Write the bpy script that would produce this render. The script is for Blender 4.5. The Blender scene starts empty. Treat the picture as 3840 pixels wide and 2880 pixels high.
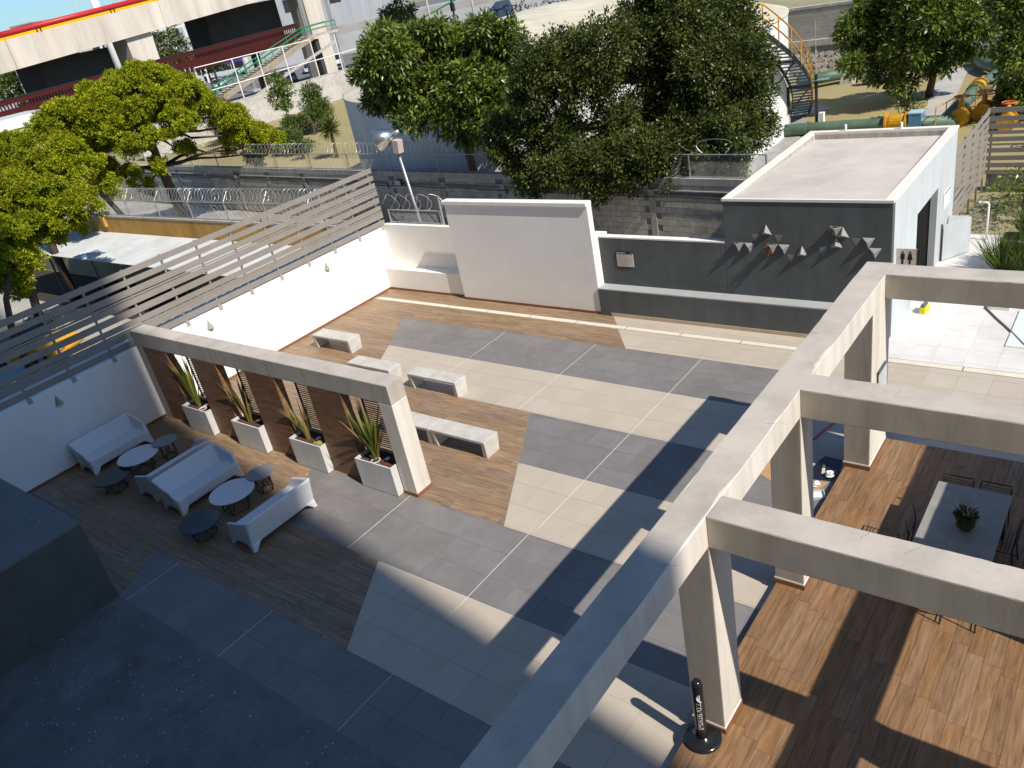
import bpy, math, random
import numpy as np
from mathutils import Vector, Matrix
random.seed(11)
rng = np.random.default_rng(5)
PI = math.pi
sc = bpy.context.scene
col = sc.collection

# ---------------------------------------------------------------- camera, light, exposure
RC = np.array([[0.78708497, 0.58899132, -0.18326614],
               [0.1481789, -0.46893957, -0.8707116],
               [-0.59878232, 0.65816784, -0.45637137]])
cam = bpy.data.cameras.new('camera')
cam.lens = 36 * 2995.45 / 3840
cam.sensor_width = 36
cam.clip_start = 0.05
cam.clip_end = 3000
co = bpy.data.objects.new('camera', cam)
col.objects.link(co)
m = Matrix.Identity(4)
for i in range(3):
    m[i][0] = RC[0][i]; m[i][1] = -RC[1][i]; m[i][2] = -RC[2][i]
m[2][3] = 9.0
co.matrix_world = m
sc.camera = co

KX, KY = 0.95, 0.172          # shadow run per metre of height: -x and +y
sun_dir = Vector((KX, -KY, 1.0)).normalized()
ELEV = math.asin(sun_dir.z)
world = bpy.data.worlds.new('World')
sc.world = world
world.use_nodes = True
wn = world.node_tree
bg = wn.nodes['Background']
sky = wn.nodes.new('ShaderNodeTexSky')
sky.sky_type = 'NISHITA'
sky.sun_disc = False
sky.sun_elevation = ELEV
sky.sun_rotation = math.atan2(sun_dir.x, sun_dir.y)
sky.air_density = 1.0
sky.dust_density = 0.7
sky.ozone_density = 3.5
tint = wn.nodes.new('ShaderNodeMix'); tint.data_type = 'RGBA'; tint.blend_type = 'MULTIPLY'
tint.inputs[0].default_value = 1.0; tint.inputs[7].default_value = (0.72, 0.965, 1.17, 1)     # cool camera white balance in the shade
wn.links.new(sky.outputs[0], tint.inputs[6]); wn.links.new(tint.outputs[2], bg.inputs[0])
bg.inputs[1].default_value = 0.092
sl = bpy.data.lights.new('sun', 'SUN')
sl.energy = 4.4
sl.angle = math.radians(0.53)
sl.color = (1.0, 0.93, 0.82)
so = bpy.data.objects.new('sun', sl)
so.rotation_euler = sun_dir.to_track_quat('Z', 'Y').to_euler()
so.location = (30, -10, 40)
col.objects.link(so)
sc.view_settings.view_transform = 'Standard'
sc.view_settings.look = 'None'
sc.view_settings.exposure = 0.38
sc.view_settings.gamma = 1.0
sc.view_settings.use_curve_mapping = False

# ---------------------------------------------------------------- materials
MATS = {}
def mat(name, c, rough=0.75, var=0.12, scale=3.0, bump=0.0, bscale=80.0, spec=0.25, metal=0.0, rnd=0.0, stretch=(1, 1, 1), c2=None, dirt=0.0, dscale=0.8, dstretch=(1, 1, 1)):
    if name in MATS: return MATS[name]
    m = bpy.data.materials.new(name); m.use_nodes = True
    nt = m.node_tree; N = nt.nodes; L = nt.links
    b = N['Principled BSDF']
    b.inputs['Roughness'].default_value = rough
    b.inputs['Specular IOR Level'].default_value = spec
    b.inputs['Metallic'].default_value = metal
    tc = N.new('ShaderNodeTexCoord'); mp = N.new('ShaderNodeMapping')
    mp.inputs['Scale'].default_value = stretch
    if rnd:
        oi = N.new('ShaderNodeObjectInfo'); mu = N.new('ShaderNodeMath'); mu.operation = 'MULTIPLY'; mu.inputs[1].default_value = 211.0
        va_ = N.new('ShaderNodeVectorMath'); va_.operation = 'ADD'
        L.new(oi.outputs['Random'], mu.inputs[0]); L.new(tc.outputs['Object'], va_.inputs[0]); L.new(mu.outputs[0], va_.inputs[1]); L.new(va_.outputs[0], mp.inputs['Vector'])
    else:
        L.new(tc.outputs['Object'], mp.inputs['Vector'])
    n1 = N.new('ShaderNodeTexNoise'); n1.inputs['Scale'].default_value = scale; n1.inputs['Detail'].default_value = 8; n1.inputs['Roughness'].default_value = 0.62
    L.new(mp.outputs[0], n1.inputs['Vector'])
    r = N.new('ShaderNodeValToRGB')
    a = [max(0, v * (1 - var)) for v in c]
    e = [min(1, v * (1 + var)) for v in (c2 or c)]
    r.color_ramp.elements[0].position = 0.3; r.color_ramp.elements[1].position = 0.7
    r.color_ramp.elements[0].color = (*a, 1); r.color_ramp.elements[1].color = (*e, 1)
    L.new(n1.outputs[0], r.inputs[0])
    out = r.outputs[0]
    if rnd:
        hs = N.new('ShaderNodeHueSaturation')
        mr = N.new('ShaderNodeMapRange'); mr.inputs[3].default_value = 1 - rnd; mr.inputs[4].default_value = 1 + rnd
        L.new(oi.outputs['Random'], mr.inputs[0]); L.new(mr.outputs[0], hs.inputs['Value']); L.new(out, hs.inputs['Color']); out = hs.outputs[0]
    if dirt:
        ge = N.new('ShaderNodeNewGeometry'); dm = N.new('ShaderNodeMapping'); dm.inputs['Scale'].default_value = dstretch
        L.new(ge.outputs['Position'], dm.inputs['Vector'])
        dn = N.new('ShaderNodeTexNoise'); dn.inputs['Scale'].default_value = dscale; dn.inputs['Detail'].default_value = 10; dn.inputs['Roughness'].default_value = 0.7
        L.new(dm.outputs[0], dn.inputs['Vector'])
        dr_ = N.new('ShaderNodeValToRGB'); dr_.color_ramp.elements[0].position = 0.42; dr_.color_ramp.elements[1].position = 0.68
        k = 1 - dirt; dr_.color_ramp.elements[0].color = (1, 1, 1, 1); dr_.color_ramp.elements[1].color = (k, k * 0.985, k * 0.955, 1)
        L.new(dn.outputs[0], dr_.inputs[0])
        mx = N.new('ShaderNodeMix'); mx.data_type = 'RGBA'; mx.blend_type = 'MULTIPLY'; mx.inputs[0].default_value = 1.0
        L.new(out, mx.inputs[6]); L.new(dr_.outputs[0], mx.inputs[7]); out = mx.outputs[2]
    L.new(out, b.inputs['Base Color'])
    if bump:
        n2 = N.new('ShaderNodeTexNoise'); n2.inputs['Scale'].default_value = bscale; n2.inputs['Detail'].default_value = 4
        L.new(mp.outputs[0], n2.inputs['Vector'])
        bp = N.new('ShaderNodeBump'); bp.inputs['Strength'].default_value = bump; bp.inputs['Distance'].default_value = 0.02
        L.new(n2.outputs[0], bp.inputs['Height']); L.new(bp.outputs[0], b.inputs['Normal'])
    MATS[name] = m
    return m

def wood_mat(name, dark, mid, light, rough=0.5, vr=0.16):
    m = bpy.data.materials.new(name); m.use_nodes = True
    nt = m.node_tree; N = nt.nodes; L = nt.links; b = N['Principled BSDF']
    b.inputs['Roughness'].default_value = rough; b.inputs['Specular IOR Level'].default_value = 0.3
    tc = N.new('ShaderNodeTexCoord'); oi = N.new('ShaderNodeObjectInfo')
    mu = N.new('ShaderNodeMath'); mu.operation = 'MULTIPLY'; mu.inputs[1].default_value = 173.0
    L.new(oi.outputs['Random'], mu.inputs[0])
    ad = N.new('ShaderNodeVectorMath'); ad.operation = 'ADD'
    L.new(tc.outputs['Object'], ad.inputs[0]); L.new(mu.outputs[0], ad.inputs[1])
    mp = N.new('ShaderNodeMapping'); mp.inputs['Scale'].default_value = (1.3, 15, 15)
    L.new(ad.outputs[0], mp.inputs['Vector'])
    n = N.new('ShaderNodeTexNoise'); n.inputs['Scale'].default_value = 1.6; n.inputs['Detail'].default_value = 9; n.inputs['Roughness'].default_value = 0.65; n.inputs['Distortion'].default_value = 0.5
    L.new(mp.outputs[0], n.inputs['Vector'])
    r = N.new('ShaderNodeValToRGB'); cr = r.color_ramp
    cr.elements[0].position = 0.28; cr.elements[0].color = (*dark, 1)
    cr.elements[1].position = 0.74; cr.elements[1].color = (*light, 1)
    e = cr.elements.new(0.5); e.color = (*mid, 1)
    L.new(n.outputs[0], r.inputs[0])
    hs = N.new('ShaderNodeHueSaturation')
    mr = N.new('ShaderNodeMapRange'); mr.inputs[3].default_value = 1 - vr; mr.inputs[4].default_value = 1 + vr
    L.new(oi.outputs['Random'], mr.inputs[0]); L.new(mr.outputs[0], hs.inputs['Value'])
    mu2 = N.new('ShaderNodeMath'); mu2.operation = 'MULTIPLY'; mu2.inputs[1].default_value = 37.7
    fr = N.new('ShaderNodeMath'); fr.operation = 'FRACT'
    L.new(oi.outputs['Random'], mu2.inputs[0]); L.new(mu2.outputs[0], fr.inputs[0])
    mr2 = N.new('ShaderNodeMapRange'); mr2.inputs[3].default_value = 0.92; mr2.inputs[4].default_value = 1.06
    L.new(fr.outputs[0], mr2.inputs[0]); L.new(mr2.outputs[0], hs.inputs['Saturation'])
    L.new(r.outputs[0], hs.inputs['Color']); L.new(hs.outputs[0], b.inputs['Base Color'])
    MATS[name] = m
    return m

def leaf_mat(name, dark, light, trans=0.3, rough=0.5, spec=0.35):
    m = bpy.data.materials.new(name); m.use_nodes = True
    nt = m.node_tree; N = nt.nodes; L = nt.links; b = N['Principled BSDF']
    b.inputs['Roughness'].default_value = rough; b.inputs['Specular IOR Level'].default_value = spec
    at = N.new('ShaderNodeAttribute'); at.attribute_name = 'tint'
    r = N.new('ShaderNodeValToRGB'); r.color_ramp.elements[0].color = (*dark, 1); r.color_ramp.elements[1].color = (*light, 1)
    L.new(at.outputs['Fac'], r.inputs[0]); L.new(r.outputs[0], b.inputs['Base Color'])
    t = N.new('ShaderNodeBsdfTranslucent'); L.new(r.outputs[0], t.inputs['Color'])
    mx = N.new('ShaderNodeMixShader'); mx.inputs[0].default_value = trans
    L.new(b.outputs[0], mx.inputs[1]); L.new(t.outputs[0], mx.inputs[2])
    L.new(mx.outputs[0], N['Material Output'].inputs['Surface'])
    MATS[name] = m
    return m

WHITE = mat('white_paint', (0.80, 0.79, 0.77), 0.8, 0.03, 0.7, 0.12, 140, dirt=0.1, dscale=0.9, dstretch=(2.2, 2.2, 0.22))
WALLW = mat('white_stucco', (0.86, 0.845, 0.82), 0.9, 0.03, 1.2, 0.25, 60, dirt=0.05, dscale=0.6, dstretch=(1, 1, 0.7))
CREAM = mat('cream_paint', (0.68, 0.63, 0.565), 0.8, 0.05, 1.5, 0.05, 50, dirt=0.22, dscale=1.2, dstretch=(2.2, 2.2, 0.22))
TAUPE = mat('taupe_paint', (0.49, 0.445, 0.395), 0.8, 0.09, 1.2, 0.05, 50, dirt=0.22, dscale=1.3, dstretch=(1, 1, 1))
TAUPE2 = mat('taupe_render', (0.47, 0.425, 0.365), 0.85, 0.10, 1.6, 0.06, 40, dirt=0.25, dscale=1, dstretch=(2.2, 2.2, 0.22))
CHAR = mat('charcoal_paint', (0.105, 0.116, 0.12), 0.65, 0.13, 1.6, 0.15, 40, dirt=0.2, dscale=0.9, dstretch=(2.2, 2.2, 0.22))
CHARL = mat('pale_grey_coping', (0.36, 0.37, 0.37), 0.7, 0.08, 2.0, 0.1, 40)
GREYW = mat('light_grey_paint', (0.50, 0.53, 0.55), 0.75, 0.05, 1.0, 0.1, 60, dirt=0.1, dscale=0.8, dstretch=(2.2, 2.2, 0.22))
ROOFM = mat('roof_membrane', (0.56, 0.52, 0.47), 0.9, 0.06, 0.9, 0.15, 30, dirt=0.2, dscale=0.5, dstretch=(1, 1, 1))
CONC = mat('concrete', (0.46, 0.44, 0.40), 0.85, 0.18, 5.0, 0.2, 60, dirt=0.3, dscale=1, dstretch=(2.2, 2.2, 0.22))
BENCHC = mat('bench_concrete', (0.55, 0.53, 0.49), 0.8, 0.09, 4.0, 0.1, 70, dirt=0.2, dscale=2.5, dstretch=(1, 1, 1))
PAVE = mat('grey_pavement', (0.33, 0.325, 0.31), 0.9, 0.2, 1.3, 0.2, 30, dirt=0.3, dscale=0.35, dstretch=(1, 1, 1))
ASPH = mat('asphalt', (0.06, 0.06, 0.062), 0.9, 0.25, 0.6, 0.1, 30)
LOTC = mat('lot_concrete', (0.40, 0.375, 0.33), 0.9, 0.12, 0.7, 0.1, 20, dirt=0.2, dscale=0.3, dstretch=(1, 1, 1))
DIRT = mat('dry_ground', (0.30, 0.25, 0.17), 0.95, 0.25, 0.25, 0.2, 10, c2=(0.26, 0.25, 0.13))
GRASSM = mat('dry_grass', (0.40, 0.31, 0.18), 0.95, 0.25, 0.45, 0.4, 8, c2=(0.26, 0.235, 0.09))
TILEB = mat('beige_tile', (0.475, 0.415, 0.345), 0.55, 0.04, 2.2, rnd=0.03, spec=0.35, dirt=0.08, dscale=0.55, dstretch=(1, 1, 1))
TILED = mat('grey_tile', (0.20, 0.19, 0.188), 0.5, 0.10, 3.0, rnd=0.06, spec=0.35, dirt=0.11, dscale=0.6, dstretch=(1, 1, 1))
TILEW = mat('pale_tile', (0.68, 0.665, 0.645), 0.6, 0.07, 1.0, rnd=0.03, dirt=0.16, dscale=0.7, dstretch=(1, 1, 1))
GROUT = mat('grout', (0.36, 0.325, 0.285), 0.9, 0.1, 4)
JOINT = mat('white_sealant', (0.62, 0.61, 0.58), 0.8, 0.05, 4)
TERR = mat('grey_terrazzo', (0.17, 0.172, 0.17), 0.6, 0.15, 2.0, 0.1, 120, dirt=0.35, dscale=0.7, dstretch=(1, 1, 1))
WOODL = wood_mat('wood_tile', (0.15, 0.094, 0.054), (0.26, 0.174, 0.107), (0.36, 0.257, 0.17), vr=0.13)
WOODD = wood_mat('deck_wood', (0.125, 0.066, 0.03), (0.225, 0.128, 0.063), (0.32, 0.195, 0.105), vr=0.10)
WOODP = wood_mat('panel_wood', (0.10, 0.048, 0.024), (0.20, 0.10, 0.052), (0.30, 0.165, 0.09), vr=0.1)
SKIRT = mat('brown_skirting', (0.22, 0.10, 0.055), 0.5, 0.12, 6)
SLAT = mat('taupe_slat', (0.27, 0.245, 0.22), 0.55, 0.04, 2, spec=0.4, dirt=0.12, dscale=1.5, dstretch=(1, 1, 1))
BLACK = mat('black_metal', (0.018, 0.018, 0.019), 0.4, 0.1, 4, spec=0.5)
BLACKG = mat('black_gloss', (0.014, 0.014, 0.016), 0.15, 0.05, 4, spec=0.6)
DKGREY = mat('dark_grey_metal', (0.10, 0.10, 0.10), 0.5, 0.1, 4)
STEEL = mat('galvanised_steel', (0.46, 0.46, 0.45), 0.45, 0.15, 8, metal=0.6)
CHROME = mat('polished_aluminium', (0.75, 0.72, 0.70), 0.22, 0.05, 3, metal=0.95)
PLASTIC = mat('white_plastic', (0.70, 0.71, 0.73), 0.45, 0.02, 2, spec=0.4)
TABW = mat('white_laminate', (0.72, 0.73, 0.76), 0.35, 0.02, 2)
TABG = mat('grey_laminate', (0.26, 0.27, 0.29), 0.4, 0.06, 8)
TABK = mat('black_laminate', (0.022, 0.027, 0.03), 0.16, 0.05, 4, spec=0.55)
PLANT_BOX = mat('pale_grey_fibreclay', (0.60, 0.60, 0.59), 0.6, 0.05, 2, 0.05, 60, dirt=0.1, dscale=2, dstretch=(2.2, 2.2, 0.22))
SOIL = mat('soil', (0.10, 0.045, 0.03), 0.95, 0.35, 20, 0.8, 60)
BLOCKM = mat('grey_block', (0.50, 0.46, 0.395), 0.9, 0.2, 4, 0.35, 60, rnd=0.09, dirt=0.3, dscale=0.7, dstretch=(1, 1, 1))
MORTAR = mat('mortar', (0.20, 0.19, 0.175), 0.95, 0.2, 5, 0.2, 40)
BLOCKW = mat('pale_block', (0.52, 0.49, 0.455), 0.9, 0.15, 3, 0.2, 40, rnd=0.12, dirt=0.25, dscale=0.35, dstretch=(1, 1, 1))
STONEM = mat('pale_stone', (0.55, 0.50, 0.45), 0.9, 0.22, 4, 0.4, 20, rnd=0.2)
TANKW = mat('tank_white', (0.76, 0.76, 0.76), 0.6, 0.06, 0.5, 0.0, dirt=0.16, dscale=0.35, dstretch=(2.2, 2.2, 0.22))
TANKR = mat('tank_roof_paint', (0.58, 0.54, 0.42), 0.75, 0.14, 1.0, stretch=(0.35, 2.2, 1), dirt=0.2, dscale=0.5, dstretch=(1, 1, 1))
PGREEN = mat('pipe_green', (0.10, 0.165, 0.115), 0.5, 0.14, 2.5, spec=0.4, dirt=0.3, dscale=0.9, dstretch=(1, 1, 1))
YELLOW = mat('safety_yellow', (0.62, 0.31, 0.02), 0.5, 0.15, 5, spec=0.35, dirt=0.35, dscale=3)
ORANGER = mat('valve_orange', (0.62, 0.13, 0.05), 0.5, 0.1, 5)
BLUEB = mat('pale_blue_paint', (0.10, 0.26, 0.42), 0.6, 0.15, 3)
OCHRE = mat('ochre_paint', (0.56, 0.31, 0.085), 0.85, 0.12, 1.2, 0.15, 30, dirt=0.3, dscale=0.8, dstretch=(2.2, 2.2, 0.22))
SHEETW = mat('white_sheet_metal', (0.47, 0.49, 0.50), 0.45, 0.05, 1.5, spec=0.4, dirt=0.2, dscale=0.7, dstretch=(1, 1, 1))
VIAC = mat('viaduct_concrete', (0.62, 0.555, 0.485), 0.85, 0.1, 0.35, 0.1, 6, stretch=(1, 1, 0.25), dirt=0.28, dscale=0.25, dstretch=(2.2, 2.2, 0.22))
VIAD = mat('shaded_concrete', (0.055, 0.052, 0.05), 0.9, 0.2, 0.4)  # concrete with the shade below the viaduct put into its colour
RAILR = mat('red_rail', (0.48, 0.022, 0.028), 0.45, 0.05, 3, spec=0.4)
RAILY = mat('yellow_band', (0.85, 0.43, 0.01), 0.5, 0.05, 3)
MAROON = mat('maroon_mesh', (0.055, 0.007, 0.006), 0.6, 0.1, 3)
GREENR = mat('green_rail', (0.015, 0.20, 0.10), 0.45, 0.08, 3)
BARK = mat('bark', (0.085, 0.062, 0.045), 0.95, 0.3, 6, 0.6, 20, stretch=(1, 1, 0.3))
GLASS = mat('dark_glass', (0.02, 0.024, 0.03), 0.1, 0.05, 2, spec=0.6)
CARDB = mat('cardboard', (0.44, 0.27, 0.13), 0.85, 0.08, 4)
PINK = mat('pink_handle', (0.62, 0.02, 0.12), 0.4, 0.03, 4)
SIGNW = mat('sign_panel', (0.58, 0.52, 0.46), 0.6, 0.04, 4)
INK = mat('dark_ink', (0.02, 0.02, 0.02), 0.6, 0.0, 4)
INKW = mat('white_ink', (0.8, 0.8, 0.8), 0.6, 0.0, 4)
INKG = mat('brown_ink', (0.30, 0.255, 0.215), 0.7, 0.0, 4)
LF_CON = leaf_mat('conifer_needles', (0.16, 0.20, 0.01), (0.44, 0.47, 0.02), 0.2, 0.6, 0.15)
LF_MAN = leaf_mat('broad_leaves', (0.06, 0.10, 0.016), (0.21, 0.27, 0.04), 0.25, 0.34, 0.45)
LF_FIC = leaf_mat('small_leaves', (0.035, 0.055, 0.012), (0.13, 0.155, 0.03), 0.22, 0.38, 0.4)
LF_SHR = leaf_mat('shrub_leaves', (0.05, 0.085, 0.015), (0.16, 0.22, 0.04), 0.3)
LF_FAR = leaf_mat('far_leaves', (0.06, 0.085, 0.025), (0.17, 0.20, 0.06), 0.25)
LF_SWORD = leaf_mat('sword_leaves', (0.06, 0.085, 0.012), (0.27, 0.29, 0.05), 0.2, 0.4, 0.4)
LF_DRY = leaf_mat('dry_leaves', (0.22, 0.12, 0.04), (0.36, 0.24, 0.10), 0.2)
LF_RED = leaf_mat('red_leaves', (0.18, 0.06, 0.03), (0.42, 0.20, 0.12), 0.2)

# ---------------------------------------------------------------- mesh helpers
def link(o, parent=None):
    col.objects.link(o)
    if parent is not None: o.parent = parent
    return o

def tag(o, label=None, cat=None, group=None, kind=None):
    if label: o['label'] = label
    if cat: o['category'] = cat
    if group: o['group'] = group
    if kind: o['kind'] = kind
    return o

def empty(name, loc=(0, 0, 0), rz=0.0, label=None, cat=None, group=None):
    o = bpy.data.objects.new(name, None)
    o.empty_display_size = 0.2
    o.location = loc; o.rotation_euler = (0, 0, rz)
    link(o)
    return tag(o, label, cat, group)

class MB:
    def __init__(s): s.v = []; s.f = []
    def add(s, vs, fs):
        n = len(s.v); s.v += [tuple(map(float, p)) for p in vs]; s.f += [tuple(i + n for i in f) for f in fs]; return s
    def hexa(s, b, t):
        return s.add(list(b) + list(t), [(3, 2, 1, 0), (4, 5, 6, 7), (0, 1, 5, 4), (1, 2, 6, 5), (2, 3, 7, 6), (3, 0, 4, 7)])
    def box(s, x0, x1, y0, y1, z0, z1):
        return s.hexa([(x0, y0, z0), (x1, y0, z0), (x1, y1, z0), (x0, y1, z0)], [(x0, y0, z1), (x1, y0, z1), (x1, y1, z1), (x0, y1, z1)])
    def prism(s, poly, z0, z1):
        n = len(poly)
        vs = [(p[0], p[1], z0) for p in poly] + [(p[0], p[1], z1) for p in poly]
        return s.add(vs, [tuple(range(n - 1, -1, -1)), tuple(range(n, 2 * n))] + [(i, (i + 1) % n, n + (i + 1) % n, n + i) for i in range(n)])
    def tube(s, pts, r, n=8, cap=True):
        pts = [Vector(p) for p in pts]; k = len(pts)
        rs = r if isinstance(r, (list, tuple)) else [r] * k
        base = len(s.v); prev = None
        for i, p in enumerate(pts):
            d = (pts[min(i + 1, k - 1)] - pts[max(i - 1, 0)]).normalized()
            if prev is None:
                a = d.orthogonal().normalized()
            else:
                a = (prev - d * prev.dot(d))
                a = a.normalized() if a.length > 1e-6 else d.orthogonal().normalized()
            prev = a; b = d.cross(a)
            for j in range(n):
                t = 2 * PI * j / n
                q = p + (a * math.cos(t) + b * math.sin(t)) * rs[i]
                s.v.append((q.x, q.y, q.z))
        for i in range(k - 1):
            for j in range(n):
                s.f.append((base + i * n + j, base + i * n + (j + 1) % n, base + (i + 1) * n + (j + 1) % n, base + (i + 1) * n + j))
        if cap:
            s.f.append(tuple(base + n - 1 - j for j in range(n))); s.f.append(tuple(base + (k - 1) * n + j for j in range(n)))
        return s
    def bar(s, a, b, w, h=None):
        """rectangular bar between two points"""
        a = Vector(a); b = Vector(b); h = h or w; d = (b - a).normalized()
        up = Vector((0, 0, 1)) if abs(d.z) < 0.95 else Vector((0, 1, 0))
        x = d.cross(up).normalized() * (w / 2); y = x.cross(d).normalized() * (h / 2)
        return s.hexa([a - x - y, a + x - y, a + x + y, a - x + y], [b - x - y, b + x - y, b + x + y, b - x + y])
    def lathe(s, prof, n=24, c=(0, 0), cap=True):
        base = len(s.v)
        for r, z in prof:
            for j in range(n):
                t = 2 * PI * j / n; s.v.append((c[0] + r * math.cos(t), c[1] + r * math.sin(t), z))
        for i in range(len(prof) - 1):
            for j in range(n):
                s.f.append((base + i * n + j, base + i * n + (j + 1) % n, base + (i + 1) * n + (j + 1) % n, base + (i + 1) * n + j))
        if cap:
            s.f.append(tuple(base + n - 1 - j for j in range(n))); s.f.append(tuple(base + (len(prof) - 1) * n + j for j in range(n)))
        return s
    def ball(s, c, r, n=12, k=8):
        c = Vector(c); rr = r if isinstance(r, (tuple, list)) else (r, r, r); base = len(s.v)
        for i in range(k + 1):
            ph = PI * i / k
            for j in range(n):
                t = 2 * PI * j / n
                s.v.append((c.x + rr[0] * math.sin(ph) * math.cos(t), c.y + rr[1] * math.sin(ph) * math.sin(t), c.z - rr[2] * math.cos(ph)))
        for i in range(k):
            for j in range(n):
                s.f.append((base + i * n + j, base + i * n + (j + 1) % n, base + (i + 1) * n + (j + 1) % n, base + (i + 1) * n + j))
        return s
    def move(s, M):
        s.v = [tuple(M @ Vector(p)) for p in s.v]; return s
    def mesh(s, name, m, smooth=False):
        me = bpy.data.meshes.new(name); me.from_pydata(s.v, [], s.f)
        if m: me.materials.append(m)
        if smooth:
            me.polygons.foreach_set('use_smooth', [True] * len(me.polygons))
        me.update(); return me
    def build(s, name, m, parent=None, smooth=False, bevel=0.0, loc=None):
        o = bpy.data.objects.new(name, s.mesh(name, m, smooth))
        link(o, parent)
        if loc: o.location = loc
        if bevel:
            b = o.modifiers.new('bevel', 'BEVEL'); b.width = bevel; b.segments = 2; b.limit_method = 'ANGLE'
        return o

def struct(o): o['kind'] = 'structure'; return o
def copy_tree(o, parent=None):
    c = o.copy(); col.objects.link(c)
    if parent is not None: c.parent = parent
    for ch in list(o.children): copy_tree(ch, c)
    return c

def text_part(s, size, m, parent, loc, rot, name='lettering', align='LEFT', depth=0.002, xs=1.0):
    cu = bpy.data.curves.new(name, 'FONT'); cu.body = s; cu.size = size; cu.align_x = align; cu.extrude = depth
    t = bpy.data.objects.new(name + '_tmp', cu); col.objects.link(t)
    dg = bpy.context.evaluated_depsgraph_get(); dg.update()
    me = bpy.data.meshes.new_from_object(t.evaluated_get(dg))
    bpy.data.objects.remove(t); bpy.data.curves.remove(cu)
    me.materials.clear(); me.materials.append(m)
    o = bpy.data.objects.new(name, me); link(o, parent); o.location = loc; o.rotation_euler = rot; o.scale = (xs, 1, 1)
    return o

def clip(poly, a, b, c):
    """keep a*x+b*y<=c"""
    out = []
    n = len(poly)
    for i in range(n):
        p, q = poly[i], poly[(i + 1) % n]
        dp = a * p[0] + b * p[1] - c; dq = a * q[0] + b * q[1] - c
        if dp <= 0: out.append(p)
        if (dp < 0 < dq) or (dq < 0 < dp):
            t = dp / (dp - dq); out.append((p[0] + t * (q[0] - p[0]), p[1] + t * (q[1] - p[1])))
    return out
def clip_convex(poly, reg):
    """reg counter-clockwise convex polygon"""
    n = len(reg)
    for i in range(n):
        (x0, y0), (x1, y1) = reg[i], reg[(i + 1) % n]
        a, b = (y1 - y0), -(x1 - x0)
        poly = clip(poly, a, b, a * x0 + b * y0)
        if len(poly) < 3: return []
    return poly
def area(p): return 0.5 * abs(sum(p[i][0] * p[(i + 1) % len(p)][1] - p[(i + 1) % len(p)][0] * p[i][1] for i in range(len(p))))

_shared = {}
def piece(name, poly, z0, z1, m, parent, rot=False):
    cx = sum(p[0] for p in poly) / len(poly); cy = sum(p[1] for p in poly) / len(poly)
    loc = [(p[0] - cx, p[1] - cy) for p in poly]
    if rot: loc = [(y, -x) for x, y in loc]
    key = (m.name, rot, tuple((round(a, 4), round(b, 4)) for a, b in loc), round(z1 - z0, 4))
    me = _shared.get(key)
    if me is None:
        me = MB().prism(loc, z0 - z1, 0).mesh(name, m); _shared[key] = me
    o = bpy.data.objects.new(name, me); link(o, parent)
    o.location = (cx, cy, z1)
    if rot: o.rotation_euler = (0, 0, PI / 2)
    return o

def lay_tiles(reg, parent, m, sx, sy, ox, oy, gap, ztop, name='tile', stagger=False, rot=False, th=0.008, skip=None):
    """tile a convex ccw region with pieces of sx by sy"""
    xs = [p[0] for p in reg]; ys = [p[1] for p in reg]
    j0 = math.floor((min(ys) - oy) / sy) - 1; j1 = math.ceil((max(ys) - oy) / sy) + 1
    for j in range(j0, j1):
        off = 0
        if stagger: off = (((j * 7919) % 13) / 13.0) * sx
        i0 = math.floor((min(xs) - ox - off) / sx) - 1; i1 = math.ceil((max(xs) - ox - off) / sx) + 1
        for i in range(i0, i1):
            x0 = ox + off + i * sx + gap / 2; x1 = x0 + sx - gap; y0 = oy + j * sy + gap / 2; y1 = y0 + sy - gap
            p = clip_convex([(x0, y0), (x1, y0), (x1, y1), (x0, y1)], reg)
            if len(p) >= 3 and area(p) > 0.004:
                piece(name, p, ztop - th, ztop + random.uniform(0, 0.0012), m, parent, rot)

def lay_planks_y(reg, parent, m, sx, sy, ox, oy, gap, ztop, th=0.008):
    """planks running along y"""
    xs = [p[0] for p in reg]; ys = [p[1] for p in reg]
    for i in range(math.floor((min(xs) - ox) / sx) - 1, math.ceil((max(xs) - ox) / sx) + 1):
        off = (((i * 7919) % 11) / 11.0) * sy
        for j in range(math.floor((min(ys) - oy - off) / sy) - 1, math.ceil((max(ys) - oy - off) / sy) + 1):
            x0 = ox + i * sx + gap / 2; x1 = x0 + sx - gap; y0 = oy + off + j * sy + gap / 2; y1 = y0 + sy - gap
            p = clip_convex([(x0, y0), (x1, y0), (x1, y1), (x0, y1)], reg)
            if len(p) >= 3 and area(p) > 0.004:
                piece('plank', p, ztop - th, ztop + random.uniform(0, 0.0012), m, parent, True)

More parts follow.
